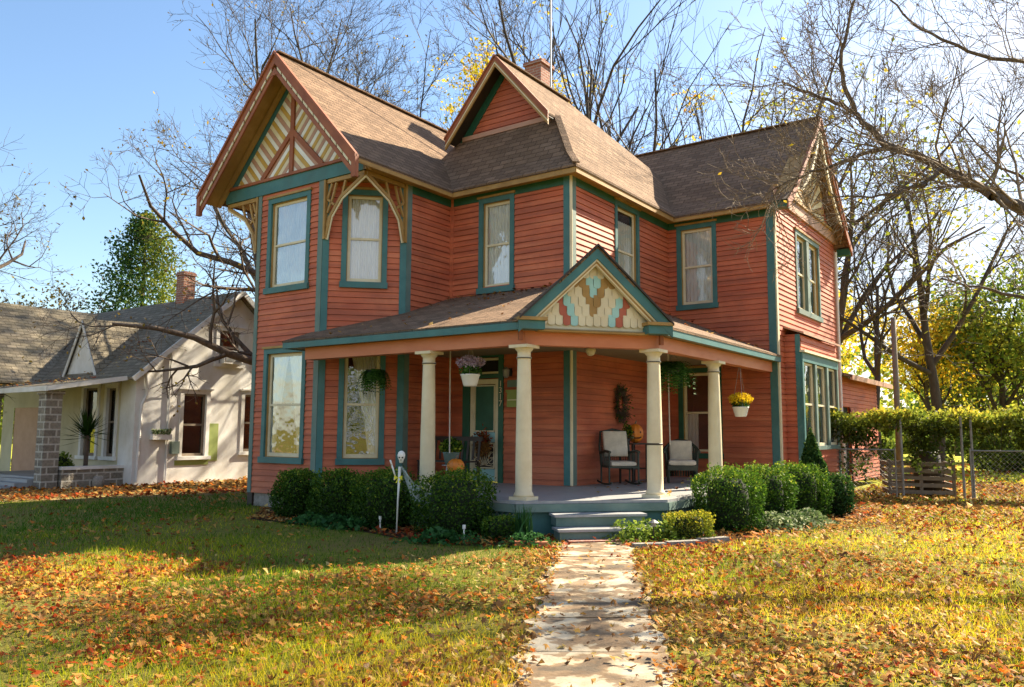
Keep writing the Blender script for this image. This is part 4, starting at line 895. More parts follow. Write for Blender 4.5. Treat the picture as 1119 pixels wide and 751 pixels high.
low_patch('variegated_ground_cover', 'pale variegated ground cover at the foot of the right boxwoods', [(4.2, 13.1), (4.6, 13.3), (5.0, 13.7)], .55, .28, 900, 'varieg', .06, kind='stuff', seed=4)
low_patch('lime_flower_plant', 'lime green leafy plants in the bed right of the steps', [(1.72, 11.35), (1.95, 11.75), (2.15, 11.55), (1.6, 11.7)], .4, .3, 300, 'lime', .065, seed=5, kind='stuff')
low_patch('bed_seedlings', 'short green seedlings in the bed left of the steps', [(-.6, 11.2), (.1, 11.0), (.3, 11.1)], .4, .18, 220, 'hosta', .05, seed=6, kind='stuff')
# ------------------------------------------------------------------ things on and around the porch
def rot(fn, a): return fn
def rocker(loc, rz):
    t = thing('rocking_chair', 'dark wicker rocking chair with cream back and seat cushions against the porch wall', 'chair', loc, rz); w = .29
    mb = MB()
    for s in (-1, 1):
        mb.tube([(s*w, -.40+.085*k, .035+.0016*(k-5)**2) for k in range(11)], .02, 6)
    mb.build('rocker', 'wicker', t)
    for sx in (-1, 1):
        for yy, zt in ((-.26, .64), (.22, .60)):
            m2 = MB(); m2.tube([(sx*w, yy, .05), (sx*w, yy, zt)], .018, 6); m2.build('leg', 'wicker', t)
        m2 = MB(); m2.tube([(sx*w, -.30, .64), (sx*(w+.02), -.1, .66), (sx*w, .26, .62)], .028, 6); m2.build('armrest', 'wicker', t)
        m2 = MB()
        for k in range(12): m2.bar((sx*w, -.25+k*.042, .36), (sx*w, -.25+k*.042, .62), .008)
        m2.build('side_weave', 'wicker', t)
    mb = MB(); mb.box(-w, w, -.28, .24, .34, .38); mb.build('seat', 'wicker', t)
    mb = MB(); mb.tube([(-w, .22, .38), (-w-.01, .30, .75), (-w+.03, .37, 1.02), (0, .39, 1.07), (w-.03, .37, 1.02), (w+.01, .30, .75), (w, .22, .38)], .022, 6)
    for k in range(13): x = -w+.03+k*(2*w-.06)/12; mb.tube([(x, .23, .38), (x, .31, .75), (x*.95, .37, 1.04)], .007, 4)
    for k in range(12): z = .42+k*.05; mb.bar((-w, .235+(z-.38)*.22, z), (w, .235+(z-.38)*.22, z), .008)
    mb.build('backrest', 'wicker', t)
    mb = MB(); cushion(mb, (0, -.03, .42), (.25, .24, .05)); mb.build('seat_cushion', 'cloth', t, True)
    mb = MB(); cushion(mb, (0, 0, 0), (.24, .25, .05)); o = mb.build('back_cushion', 'cloth', t, True, (0, .23, .79)); o.rotation_euler = (R(78), 0, 0)
    return t
def cushion(mb, c, s, n=14):
    V = lambda i, j, sg: (c[0]+s[0]*math.copysign(abs(math.cos(math.pi*i/n))**.45, math.cos(math.pi*i/n)), c[1]+s[1]*math.copysign(abs(math.cos(math.pi*j/n))**.45, math.cos(math.pi*j/n)), c[2]+sg*s[2]*(math.sin(math.pi*i/n)*math.sin(math.pi*j/n))**.35)
    for sg in (1, -1):
        for i in range(n):
            for j in range(n): mb.poly([V(i, j, sg), V(i+1, j, sg), V(i+1, j+1, sg), V(i, j+1, sg)])
rocker(HW(3.62, 3.35, ZP), R(12))
def tub_chair(loc, rz):
    t = thing('wicker_armchair', 'dark rounded wicker armchair with pale cushions near the right end of the porch', 'chair', loc, rz); mb = MB()
    n = 22
    for k in range(n+1):
        a = math.pi*(-.12+1.24*k/n); x, y = .34*math.cos(a), .30*math.sin(a)-.02; h = .62+.24*max(0, math.sin(a))**1.5
        mb.bar((x*.9, y*.9, .12), (x, y, h), .034, .02)
    mb.build('backrest', 'wicker', t)
    mb = MB(); mb.tube([(.36*math.cos(math.pi*(-.12+1.24*k/n)), .32*math.sin(math.pi*(-.12+1.24*k/n))-.02, .62+.24*max(0, math.sin(math.pi*(-.12+1.24*k/n)))**1.5) for k in range(n+1)], .03, 6); mb.build('rim', 'wicker', t)
    mb = MB(); mb.box(-.29, .29, -.30, .26, .26, .36); mb.build('seat', 'wicker', t)
    for sx in (-1, 1):
        for yy in (-.26, .2): m2 = MB(); m2.tube([(sx*.27, yy, 0), (sx*.27, yy, .27)], .022, 6); m2.build('leg', 'wicker', t)
    mb = MB(); cushion(mb, (0, -.05, .41), (.27, .27, .06)); mb.build('seat_cushion', 'cloth', t, True)
    mb = MB(); cushion(mb, (0, 0, 0), (.23, .21, .06)); o = mb.build('back_cushion', 'cloth', t, True, (0, .19, .64)); o.rotation_euler = (R(80), 0, 0)
tub_chair(HW(4.2, 4.95, ZP), R(-8))
def table(name, label, loc, w, d, h, mat='dark2', rz=0, top=None):
    t = thing(name, label, 'table' if 'table' in name else 'stool', loc, rz)
    mb = MB(); mb.box(-w/2, w/2, -d/2, d/2, h-.03, h); mb.build('tabletop', mat, t)
    for sx in (-1, 1):
        for sy in (-1, 1): m2 = MB(); m2.bar((sx*(w/2-.04), sy*(d/2-.04), 0), (sx*(w/2-.04), sy*(d/2-.04), h-.03), .035); m2.build('leg', mat, t)
    mb = MB(); mb.box(-w/2+.03, w/2-.03, -d/2+.03, d/2-.03, h*.35, h*.35+.02); mb.build('shelf', mat, t); return t
table('side_table', 'small dark wooden table holding the carved-face pumpkin between the two porch chairs', HW(3.47, 4.25, ZP), .7, .36, .80, rz=YAW+R(90))
def pumpkin(label, loc, r_, face=False, rz=0, tall=.85):
    mb = MB(); n, m = 40, 14
    P = lambda i, j: (lambda a, b: ((r_*(1-.09*abs(math.sin(a*5)))*math.sin(b)*math.cos(a)), (r_*(1-.09*abs(math.sin(a*5)))*math.sin(b)*math.sin(a)), r_*tall*(1-math.cos(b))))(6.283*i/n, math.pi*j/m)
    for i in range(n):
        for j in range(m): mb.poly([P(i, j), P(i+1, j), P(i+1, j+1), P(i, j+1)])
    o = mb.build('pumpkin', 'pumpkin', None, True, loc); o.rotation_euler = (0, 0, rz); tag(o, label, 'pumpkin')
    mb = MB(); mb.tube([(0, 0, 2*r_*tall-.015), (.01, 0, 2*r_*tall+.03), (.03, 0, 2*r_*tall+.06)], [.02, .015, .012], 6); mb.build('stem', 'wood', o)
    if face:
        mb = MB(); yy = -r_*.93
        for sx in (-1, 1): mb.prism([(sx*.07-.02, yy, 1.2*r_), (sx*.07+.02, yy, 1.2*r_), (sx*.07, yy, 1.2*r_+.04)], (0, .05, 0))
        mb.tube([(-.09, yy+.02, .72*r_), (-.04, yy-.0, .6*r_), (.04, yy, .6*r_), (.09, yy+.02, .72*r_)], .012, 5); mb.build('carved_face', 'dark2', o)
pumpkin('tall orange pumpkin with a carved face on the small dark table', HW(3.47, 4.34, ZP+.80), .17, True, R(5), 1.15)
pumpkin('plain round orange pumpkin on a stool behind the large shaded boxwood', HW(2.15, .2, ZP+.3), .15)
table('wooden_stool', 'small wooden stool under the plain orange pumpkin', HW(2.15, .2, ZP), .3, .3, .30, 'wood')
def pot_plant(name, label, cat, loc, pot, potmat, leafs, hang=None, rz=0):
    t = thing(name, label, cat, loc, rz); mb = MB(); mb.lathe((0, 0, 0), pot, 20); mb.build('pot', potmat, t, True)
    top = pot[-1][1]; rr = pot[-1][0]
    for (nm, mat, n, size, s, c) in leafs:
        r = np.random.default_rng(int(abs(loc[0]*100))+n); P = unit(r.normal(size=(n, 3)))*(r.random((n, 1))**.4)*np.array(s)+np.array(c); P[:, 2] = np.where(P[:, 2] < top*.2-.4, top, P[:, 2])
        V, F = leafcloud(P, size, r, .2); npmesh(nm, V, F, mat, t, r.random(n))
    if hang:
        mb = MB()
        for k in range(3): a = 2.09*k+.5; mb.tube([(rr*math.cos(a), rr*math.sin(a), top), (0, 0, hang-.12)], .004, 4)
        mb.tube([(0, 0, hang-.12), (0, 0, hang)], .005, 4); mb.build('hanger', 'metal', t)
    return t
potw = [(.001, 0), (.10, 0), (.115, .02), (.155, .17), (.165, .18), (.165, .2)]
x, y, _ = HW(2.68, -.1); pot_plant('flower_basket', 'white hanging pot of mauve flowers near the front door', 'hanging plant', (x, y, 2.28), potw, 'white', [('leaves', 'fern', 500, .05, (.2, .2, .12), (0, 0, .26)), ('flowers', 'mauve', 900, .038, (.25, .25, .12), (0, 0, .40))], hang=.80)
x, y, _ = HW(5.3, 5.4); pot_plant('flower_basket', 'white hanging pot of yellow flowers right of the rightmost column', 'hanging plant', (x, y, 1.86), potw, 'white', [('leaves', 'hosta', 400, .05, (.18, .18, .12), (0, 0, .26)), ('flowers', 'yflower', 1100, .042, (.25, .25, .13), (0, 0, .36))], hang=1.22)
x, y, _ = HW(1.55, .8); pot_plant('potted_plant', 'grey-green pot of dark leaves on a thin metal plant stand behind the left column', 'plant', (x, y, .94), [(.001, 0), (.11, 0), (.15, .2), (.16, .22)], 'tealgray', [('leaves', 'boxwood', 700, .06, (.22, .22, .16), (0, 0, .32))])
t = thing('plant_stand', 'thin metal stand carrying the grey-green pot on the left of the porch', 'stand', (x, y, ZP)); mb = MB()
for k in range(3): a = 2.09*k; mb.tube([(.20*math.cos(a), .2*math.sin(a), 0), (.13*math.cos(a), .13*math.sin(a), .40)], .01, 5)
mb.lathe((0, 0, .40), [(.001, 0), (.17, 0), (.17, .015), (.001, .016)], 16); mb.build('frame', 'metal', t)
x, y, _ = HW(3.42, 4.08); pot_plant('potted_plant', 'small dark pot of white blossoms beside the carved pumpkin', 'plant', (x, y, ZP+.8), [(.001, 0), (.05, 0), (.07, .1)], 'black', [('leaves', 'boxwood', 260, .05, (.11, .11, .14), (0, 0, .24)), ('flowers', 'varieg', 60, .04, (.08, .08, .08), (.06, 0, .12))])
def fern(label, loc, hang, n, L, seed):
    t = thing('hanging_fern', label, 'hanging plant', loc, 0, 'hanging ferns'); r = np.random.default_rng(seed); mb = MB(); mb.lathe((0, 0, -.16), [(.001, 0), (.09, 0), (.14, .06), (.16, .17)], 16); mb.build('pot', 'black', t, True)
    Vs = []; Ds = []; Ws = []; Ls = []; wd = []
    for i in range(n):
        a = r.random()*6.283; l = L*(.6+.5*r.random()); el = .3+.9*r.random(); px, pz = 0, 0
        for k in range(14):
            s = k/13; rad = l*(math.sin(s*1.5)*.72); z = l*(el*.55*s-1.15*s*s); d = np.array([math.cos(a), math.sin(a), -s]); side = np.array([-math.sin(a), math.cos(a), 0])
            for sg in (-1, 1): Vs.append([rad*math.cos(a)+side[0]*sg*.022, rad*math.sin(a)+side[1]*sg*.022, z]); Ds.append(side*sg+d*.35); Ws.append(unit(d)); Ls.append(.10*(1-.5*s)); wd.append(.034)
    V, F = quads(np.array(Vs), unit(np.array(Ds)), np.array(Ws), np.array(Ls), np.array(wd)); npmesh('fronds', V, F, 'fern', t, np.clip(.35+.3*r.normal(size=len(F)), 0, 1))
    mb = MB()
    for k in range(3): a = 2.09*k; mb.tube([(.15*math.cos(a), .15*math.sin(a), 0), (0, 0, hang-.1)], .004, 4)
    mb.tube([(0, 0, hang-.1), (0, 0, hang)], .005, 4); mb.build('hanger', 'metal', t); return t
x, y, _ = HW(.45, -.1); fern('dark hanging fern in front of the tall lower bay window', (x, y, 2.62), .46, 85, .42, 1)
x, y, _ = HW(5.0, 2.78); fern('bushy light green hanging fern between the two right columns', (x, y, 2.75), .33, 110, .55, 2)
def wreath():
    x, y, _ = HW(U1+.05, 4.46); t = thing('twig_wreath', 'oval spiky twig wreath on the porch wall above the rocking chair', 'wreath', (x, y, 2.13), YAW+R(90)); r = np.random.default_rng(4); S = []
    for i in range(520):
        a = r.random()*6.283; q = np.array([.13*math.cos(a), 0, .20*math.sin(a)])+r.normal(size=3)*[.02, .008, .02]; d = np.array([math.cos(a)*.8, -.25, math.sin(a)])+r.normal(size=3)*.4; e = q+unit(d)*(.08+.18*r.random()); e[1] = min(e[1], .0); S.append((*q, *e, .006, .003))
    V, F = tubes_np(S, 3); npmesh('twigs', V, F, 'bark', t)
    P = np.array([[s[3], s[4]-.01, s[5]] for s in S])[:150]; V, F = leafcloud(P, .05, r); npmesh('leaves', V, F, 'fern', t, r.random(len(F)))
wreath()
def ropes():
    for (u, v, zb, lb) in ((1.66, .6, 1.15, 'thin pale rope hanging straight down from the porch ceiling left of the front door'), (4.3, 4.15, 1.3, 'thin pale rope hanging from the porch ceiling above the wicker armchair')):
        mb = MB(); mb.tube([HW(u, v, 3.08), HW(u+.004, v, 2.2), HW(u+.015, v, zb)], .012, 6); o = mb.build('hanging_rope', 'cloth'); tag(o, lb, 'rope', 'porch ropes')
ropes()
# bench on the left of the porch
t = thing('wooden_bench', 'dark slatted wooden bench half hidden behind the left column', 'bench', HW(.72, 1.7, ZP), YAW)
mb = MB()
for k in range(4): mb.box(-.6, .6, -.24+k*.12, -.14+k*.12, .42, .445)
mb.build('seat', 'dark2', t); mb = MB()
for k in range(9): mb.bar((-.56+k*.14, .25, .46), (-.56+k*.14, .30, .84), .05, .015, up=(0, 1, 0))
mb.bar((-.62, .31, .87), (.62, .31, .87), .04, .09); mb.build('backrest', 'dark2', t)
for sx in (-1, 1):
    for yy in (-.2, .24): m2 = MB(); m2.bar((sx*.57, yy, 0), (sx*.57, yy, .42), .05); m2.build('leg', 'dark2', t)
# autumn door decoration
x, y, _ = HW(1.0, V1-.06); t = thing('door_decoration', 'round brown and red autumn figure hanging on the aqua screen door', 'decoration', (x, y, 1.22), YAW); r = np.random.default_rng(9)
P = np.stack([r.normal(size=700)*.09, -.02-.03*r.random(700), .06+r.normal(size=700)*.12], 1); V, F = leafcloud(P, .06, r, 0); npmesh('leaves', V, F, 'fallen', t, np.where(P[:, 2] > .1, .15, .4)+.1*r.normal(size=700))
mb = MB(); mb.lathe((0, 0, 0), [(.001, -.12), (.06, -.10), (.08, 0), (.05, .08), (.06, .14), (.001, .2)], 12); o = mb.build('body', 'gold', t, True); o.scale = (1, .35, 1)
# skull stake
t = thing('skull_stake', 'white skull on a thin white pole with yellow bow and draped gauze', 'decoration', (-1.71, 12.3, 0))
mb = MB(); mb.tube([(-.01, 0, 0), (0, 0, .5), (.02, 0, 1.0)], [.012, .013, .024], 8); mb.build('pole', 'white', t, True)
mb = MB(); mb.lathe((.04, -.01, 1.06), [(.001, -.005), (.028, 0), (.036, .04), (.052, .07), (.060, .115), (.048, .155), (.022, .178), (.001, .182)], 16); sk = mb.build('skull', 'white', t, True)
mb = MB()
for sx in (-1, 1): mb.lathe((.04+sx*.022, -.052, 1.14), [(.001, -.015), (.015, -.008), (.015, .008), (.001, .015)], 8)
mb.box(.034, .046, -.058, -.05, 1.095, 1.112); mb.build('eye_sockets', 'black', sk)
mb = MB()
for sx in (-1, 1): mb.prism([(.0, -.02, .84), (sx*.06, -.02, .87), (sx*.06, -.02, .80)], (0, .02, 0)); mb.prism([(.0, -.015, .84), (sx*.04, -.02, .76), (sx*.015, -.02, .76)], (0, .01, 0))
mb.build('bow', 'yflat', t) if 'yflat' in M else None
mb = MB()
for a, b in (((-.10, 0, 1.02), (-.05, 0, .86)), ((-.05, 0, .86), (-.06, 0, .80)), ((-.13, 0, 1.10), (-.1, 0, 1.02))): mb.tube([a, b], .014, 6)
mb.build('arm_bone', 'white', t, True)
mb = MB(); n = 10
def npt(i, j): s, q = i/n, j/n; top = Vector((.05+.52*s, -.03-.05*s, 1.02-.42*s-.10*math.sin(s*3.1))); bot = Vector((.05+.45*s, -.03+.03*math.sin(s*9), 1.0-.46*s-.33*math.sin(s*3.0)**.8)); return top.lerp(bot, q)+Vector((0, .03*math.sin(i*1.7+j), 0))
for i in range(n):
    for j in range(n): mb.poly([npt(i, j), npt(i+1, j), npt(i+1, j+1), npt(i, j+1)])
mb.build('gauze', 'net', t, True)
# garden stakes, planters, edging bricks
for x, y, lb in ((-2.02, 12.62, 'short white garden stake left of the skull pole'), (-.66, 11.5, 'short white garden stake in front of the large shaded boxwood')):
    mb = MB(); mb.tube([(0, 0, 0), (0, 0, .2)], .012, 6); mb.lathe((0, 0, .17), [(.012, 0), (.024, .01), (.024, .06), (.001, .065)], 8); o = mb.build('garden_stake', 'white', None, False, (x, y, 0)); tag(o, lb, 'garden stake', 'white garden stakes')
t = thing('path_light', 'small dark path light in the bed right of the steps', 'lamp', (1.98, 11.35, 0)); mb = MB(); mb.tube([(0, 0, 0), (0, 0, .26)], .01, 6); mb.build('stake', 'black', t); mb = MB(); mb.lathe((0, 0, .24), [(.02, 0), (.035, .005), (.035, .05), (.075, .055), (.02, .09), (.001, .095)], 12); mb.build('lamp_head', 'metal', t)
for i, (x, y, rz, lb) in enumerate([(.16, 11.0, .12, 'terracotta edging brick left of the path, outer one'), (.38, 10.95, .05, 'terracotta edging brick left of the path, next to the walk')]):
    mb = MB(); mb.box(-.11, .11, -.05, .05, 0, .08); o = mb.build('edging_brick', 'terracotta', None, False, (x, y, 0)); o.rotation_euler = (0, 0, rz); tag(o, lb, 'brick', 'garden edging bricks')
for i, (x, y, rz, l) in enumerate([(1.85, 10.95, .2, .45), (2.35, 11.2, .35, .5), (2.85, 11.55, .45, .5)]):
    mb = MB(); mb.box(-l/2, l/2, -.06, .06, 0, .07); o = mb.build('edging_stone', 'found', None, False, (x, y, 0)); o.rotation_euler = (0, 0, rz); tag(o, ['flat edging stone nearest the path in the right bed', 'middle flat edging stone in the right bed', 'flat edging stone below the golden hedge'][i], 'stone', 'bed edging stones')
# ================================================================== RIGHT SIDE: pergola, fence, compost
t = thing('vine_pergola', 'wire and post pergola smothered in yellow-lit vines across the right side yard', 'pergola', (0, 0, 0))
pa, pb = np.array([7.7, 20.0]), np.array([14.2, 17.9])
for f in (0.02, .26, .45, .48, .98):
    q = pa+(pb-pa)*f; mb = MB(); mb.tube([(q[0], q[1], 0), (q[0], q[1], 1.95)], .03, 7); mb.build('post', 'pole', t)
mb = MB(); mb.bar((pa[0]+.15, pa[1]+.45, 1.7), (pb[0]+.15, pb[1]+.45, 1.7), .05); mb.bar((pa[0]+.4, pa[1]+.9, 1.85), (pb[0]+.4, pb[1]+.9, 1.85), .05); mb.build('rail', 'wood', t)
r = np.random.default_rng(17); n = 13000; s = r.random(n); P = pa+(pb-pa)*s[:, None]; hang = .18+.22*np.sin(s*21)+.18*np.sin(s*57+1); z = 2.0-(hang+.25)*r.random(n)**1.1+.10*np.sin(s*33)+.08*np.sin(s*71); P = np.stack([P[:, 0]+r.normal(size=n)*.1+.25*r.random(n), P[:, 1]+r.random(n)*1.1-.1, z+.05*r.normal(size=n)], 1)
ns_ = 70; st = np.repeat(r.random(ns_), 60); zl_ = np.repeat(.5+.9*r.random(ns_), 60); fz_ = r.random(ns_*60)
P = np.concatenate([P, np.stack([pa[0]+(pb[0]-pa[0])*st+.06*r.normal(size=ns_*60)+.1*np.sin(fz_*6), pa[1]+(pb[1]-pa[1])*st+.5*np.repeat(r.random(ns_), 60)+.05*r.normal(size=ns_*60), 1.75-zl_*fz_], 1)])
V, F = leafcloud(P, .095, r); npmesh('vines', V, F, 'ygleaf', t, np.clip((P[:, 2]-1.60)*1.2+.2*r.normal(size=len(P))+.12*np.sin(P[:, 0]*3), 0, 1))  # vine tops yellower: their sunlight is put into the leaf tint
S = []
for i in range(160): q = P[r.integers(0, n)]; S.append((*q, q[0]+r.normal()*.25, q[1]+r.normal()*.1, max(q[2]-r.random()*.7, .5), .008, .005))
V, F = tubes_np(S, 3); npmesh('stems', V, F, 'bark', t)
t = thing('climbing_vine', 'bright green climbing vine on the corner of the rear addition', 'plant', (6.95, 20.0, 0)); n = 1500; P = np.stack([r.normal(size=n)*.28, r.normal(size=n)*.2, .9+2.0*r.random(n)], 1); P[:, 0] += .2*np.sin(P[:, 2]*4)
V, F = leafcloud(P, .13, r); npmesh('leaves', V, F, 'lime', t, np.clip(.2+.3*r.random(n)+.2*(P[:, 2]-1.2), 0, 1)); V, F = tubes_np([(0, 0, 0, .1, 0, 1.4, .03, .02), (.1, 0, 1.4, -.1, 0, 2.8, .02, .01), (.0, 0, .2, -.2, 0, 1.8, .02, .01)], 5); npmesh('stem', V, F, 'bark', t)
mb = MB(); mb.tube([(0, 0, 0), (0, 0, 4.75)], [.09, .07], 8); o = mb.build('wooden_pole', 'wood', None, True, (10.6, 22.1, 0)); tag(o, 'tall bare wooden pole rising behind the pergola', 'pole')
t = thing('compost_bin', 'slatted grey wooden pallet compost bin under the pergola', 'bin', (10.15, 20.3, 0), R(-17))
mb = MB()
for k in range(5): z = .08+k*.17; mb.box(-.72, .0, -.52, -.49, z, z+.09); mb.box(.02, .74, -.50, -.47, z-.01, z+.085)
for x in (-.72, -.02, .70): mb.box(x, x+.07, -.488, -.40, 0, .90)
mb.build('front_slats', 'wood', t); mb = MB()
for k in range(5): z = .08+k*.17; mb.box(-.74, -.70, -.5, .5, z, z+.09); mb.box(.70, .74, -.5, .5, z, z+.09); mb.box(-.7, .7, .48, .51, z, z+.09)
mb.build('side_slats', 'wood', t)
mb = MB(); mb.lathe((.25, 0, 0), [(.3, .0), (.33, .6), (.3, 1.0), (.2, 1.12), (.001, 1.15)], 14); o = mb.build('rubbish_barrel', 'dark2', None, True, (10.2, 20.35, 0)); tag(o, 'dark round barrel standing in the wooden compost bin', 'barrel')
def chainlink(label, p, q, h, seed=0):
    t = thing('chain_link_fence', label, 'fence', (p[0], p[1], 0), math.atan2(q[1]-p[1], q[0]-p[0]), 'chain-link fence lengths'); L = math.hypot(q[0]-p[0], q[1]-p[1]); S = []; st = .11
    k = -h
    while k < L:
        for (x0, z0, x1, z1) in ((k, 0, k+h, h), (k, h, k+h, 0)):
            a = max(0, -x0)/h if x0 < 0 else 0; b = 1 if x1 <= L else (L-x0)/h; f = lambda t_: (x0+(x1-x0)*t_, 0, z0+(z1-z0)*t_)
            if b > a: S.append((*f(a), *f(b), .0035, .0035))
        k += st
    V, F = tubes_np(S, 3); npmesh('mesh', V, F, 'pole', t)
    for x in np.arange(0, L+.01, L/max(1, round(L/2.2))): mb = MB(); mb.tube([(x, 0, 0), (x, 0, h+.06)], .02, 7); mb.build('post', 'pole', t)
    mb = MB(); mb.tube([(0, 0, h), (L, 0, h)], .02, 6); mb.build('rail', 'pole', t)
chainlink('chain-link fence from the pergola gate post out past the right edge', (10.75, 18.95), (15.2, 17.6), 1.15)
chainlink('chain-link fence between the rear addition and the compost bin', (7.3, 20.2), (9.25, 19.5), 1.15)
for i, (x, y, w, h, lb) in enumerate([(20.5, 33, 3.2, 1.5, 'dark wide shrub on the far lawn near the right edge'), (16.8, 38, 2.4, 1.4, 'rounded shrub on the far lawn behind the compost bin'), (26, 42, 5, 2.2, 'large shaded shrub at the far right of the back lawn')]):
    bush('shrub', lb, 'bush', x, y, w, h, 'gleaf', 5000, .16, 2.2, seed=20+i)
# ================================================================== NEIGHBOUR HOUSE
NB = thing('neighbour_house', 'old single-storey white stucco house with stone porch pillars and grey shingle roof', 'house', (-10.3, 22.0, 0), YAW)
nU = Fr((0, 0), (0, 1), (1, 0)); nV = Fr((0, 0), (1, 0), (0, -1))
def nbw(name, polys, mat): 
    mb = MB()
    for P in polys: mb.poly(P)
    return mb.build(name, mat, NB)
def cut(fr, a0, a1, z0, z1, hs):   # rectangle minus holes as strips
    out = []; xs = sorted({a0, a1}|{h[0] for h in hs}|{h[1] for h in hs})
    for i in range(len(xs)-1):
        m = (xs[i]+xs[i+1])/2; zz = [(z0, z1)]
        for h in hs:
            if h[0] < m < h[1]: zz = [s for (c, d) in zz for s in (((c, h[2]), (h[3], d)) if c < h[2] and h[3] < d else ((c, d),))]
        for c, d in zz: out.append([fr(xs[i], c), fr(xs[i+1], c), fr(xs[i+1], d), fr(xs[i], d)])
    return out
gw = [(1.42, 2.22, .75, 2.6), (3.48, 4.3, .85, 2.65)]
P = cut(nU, 0, 6.14, -.05, 3.14, gw); hz = (2.5, 3.28, 3.5, 4.56)
zt = lambda v: 3.14+.83*(3.07-abs(3.07-v))
P += [[nU(0, 3.14), nU(hz[0], 3.14), nU(hz[0], zt(hz[0]))], [nU(hz[1], 3.14), nU(6.14, 3.14), nU(hz[1], zt(hz[1]))], [nU(hz[0], 3.14), nU(hz[1], 3.14), nU(hz[1], hz[2]), nU(hz[0], hz[2])], [nU(hz[0], hz[3]), nU(hz[1], hz[3]), nU(hz[1], zt(hz[1])), nU(3.07, zt(3.07)), nU(hz[0], zt(hz[0]))]]
nbw('gable_wall', P, 'stucco')
nbw('porch_wall', cut(nV, -8, -.75, -.05, 3.14, [(-2.8, -1.95, .75, 2.75), (-1.36, -.75+.2, .75, 2.75) if 0 else (-1.5, -.95, .75, 2.72), (-7.2, -5.4, 0.1, 2.2)]), 'nwall'); nbw('corner_wall', [[nV(-.75, -.05), nV(0, -.05), nV(0, 3.14), nV(-.75, 3.14)]], 'stucco'); nbw('rear_wall', [[(-10, 6.14, 0), (0, 6.14, 0), (0, 6.14, 3.14), (-10, 6.14, 3.14)]], 'stucco')
def nwin(fr, w, name='window', green=False):
    a0, a1, z0, z1 = w; mb = MB()
    for q in ((a0-.09, a0+.03, z0, z1), (a1-.03, a1+.09, z0, z1), (a0-.09, a1+.09, z1-.03, z1+.09)): mb.fbox(fr, *q, -.06, .03)
    mb.fbox(fr, a0-.14, a1+.14, z0-.08, z0+.02, -.06, .09); mb.fbox(fr, a0-.16, a1+.16, z1+.09, z1+.13, -.03, .08)
    o = mb.build(name, 'stucco', NB); mb = MB()
    for q in ((a0+.03, a0+.09, z0, z1), (a1-.09, a1-.03, z0, z1), (a0+.03, a1-.03, z0+.02, z0+.1), (a0+.03, a1-.03, z1-.09, z1-.03), (a0+.03, a1-.03, (z0+z1)/2-.03, (z0+z1)/2+.03)): mb.fbox(fr, *q, -.1, -.06)
    mb.build('sash', 'wood', o); mb = MB(); mb.fbox(fr, a0, a1, z0, z1, -.12, -.115); mb.build('pane', 'glassfar', o); mb = MB(); mb.fbox(fr, a0-.1, a1+.1, z0-.1, z1+.1, -.5, -.14); mb.build('room_interior', 'dark', o)
    return o
for w in gw: nwin(nU, w)
nwin(nU, hz); nwin(nV, (-2.8, -1.95, .75, 2.75)); nwin(nV, (-1.5, -.95, .75, 2.72))
mb = MB(); mb.fbox(nU, hz[0]+.08, hz[1]-.08, hz[2]+.02, hz[2]+.42, -.02, .22); mb.fbox(nU, hz[0]+.12, hz[1]-.12, hz[2]+.08, hz[2]+.36, .22, .23, 1); mb.build('window_air_conditioner', ['stucco', 'metal'], NB)
mb = MB(); mb.fbox(nU, 2.32, 2.62, .62, 1.72, .0, .02); mb.fbox(nU, 1.25, 2.32, .52, .66, .0, .02); mb.build('green_patch', 'limegreen', NB)
mb = MB(); mb.fbox(nU, 1.08, 1.32, .85, 1.2, .0, .12); mb.build('utility_box', 'tealgray', NB)
mb = MB(); mb.tube([nU(.98, -.02, .04), nU(.98, 3.9, .04)], .03, 6); mb.tube([nU(.12, .1, .04), nU(.16, 2.2, .04), nU(.3, 2.5, .04), nU(.22, 3.1, .06)], .035, 6); mb.build('downpipe', 'stucco', NB)
mb = MB(); mb.fbox(nU, .45, 1.02, 1.25, 1.4, .02, .2); fb = mb.build('flower_box', 'stucco', NB)
P = np.stack([.12+.1*r.random(260), .45+.57*r.random(260), 1.4+.14*r.random(260)], 1); V, F = leafcloud(P, .07, r); npmesh('flowers', V, F, 'varieg', fb, r.random(260))
nr = roofmesh('roof', [[(.32, -.28, 2.95), (.32, 3.07, 5.78), (-8.4, 3.07, 5.78), (-8.4, -.28, 2.95)], [(.32, 6.42, 2.95), (-8.4, 6.42, 2.95), (-8.4, 3.07, 5.78), (.32, 3.07, 5.78)],
   [(-4.95, -3.2, 2.95), (-4.95, 7, 2.95), (-8.15, 7, 5.72), (-8.15, -3.2, 5.72)], [(-11.4, 7, 2.95), (-11.4, -3.2, 2.95), (-8.15, -3.2, 5.72), (-8.15, 7, 5.72)],
   [(-.28, -2.2, 2.62), (-.0, -.26, 2.98), (-5.0, -.26, 2.98), (-5.0, -2.2, 2.6)]], 'nroof', .07, NB)
mb = MB(); mb.bar((-.26, -2.2, 2.56), (-5.2, -2.2, 2.54), .04, .13); mb.bar((-.26, -2.2, 2.56), (.02, -.28, 2.92), .04, .12); mb.bar((.34, -.28, 2.88), (.34, 3.07, 5.72), .04, .14); mb.bar((.34, 6.42, 2.88), (.34, 3.07, 5.72), .04, .14)
mb.build('fascia', 'stucco', NB)
dm = nbw('dormer', [[(-3.86, -.02, 3.15), (-2.04, -.02, 3.15), (-2.95, -.02, 4.68)]], 'stucco')
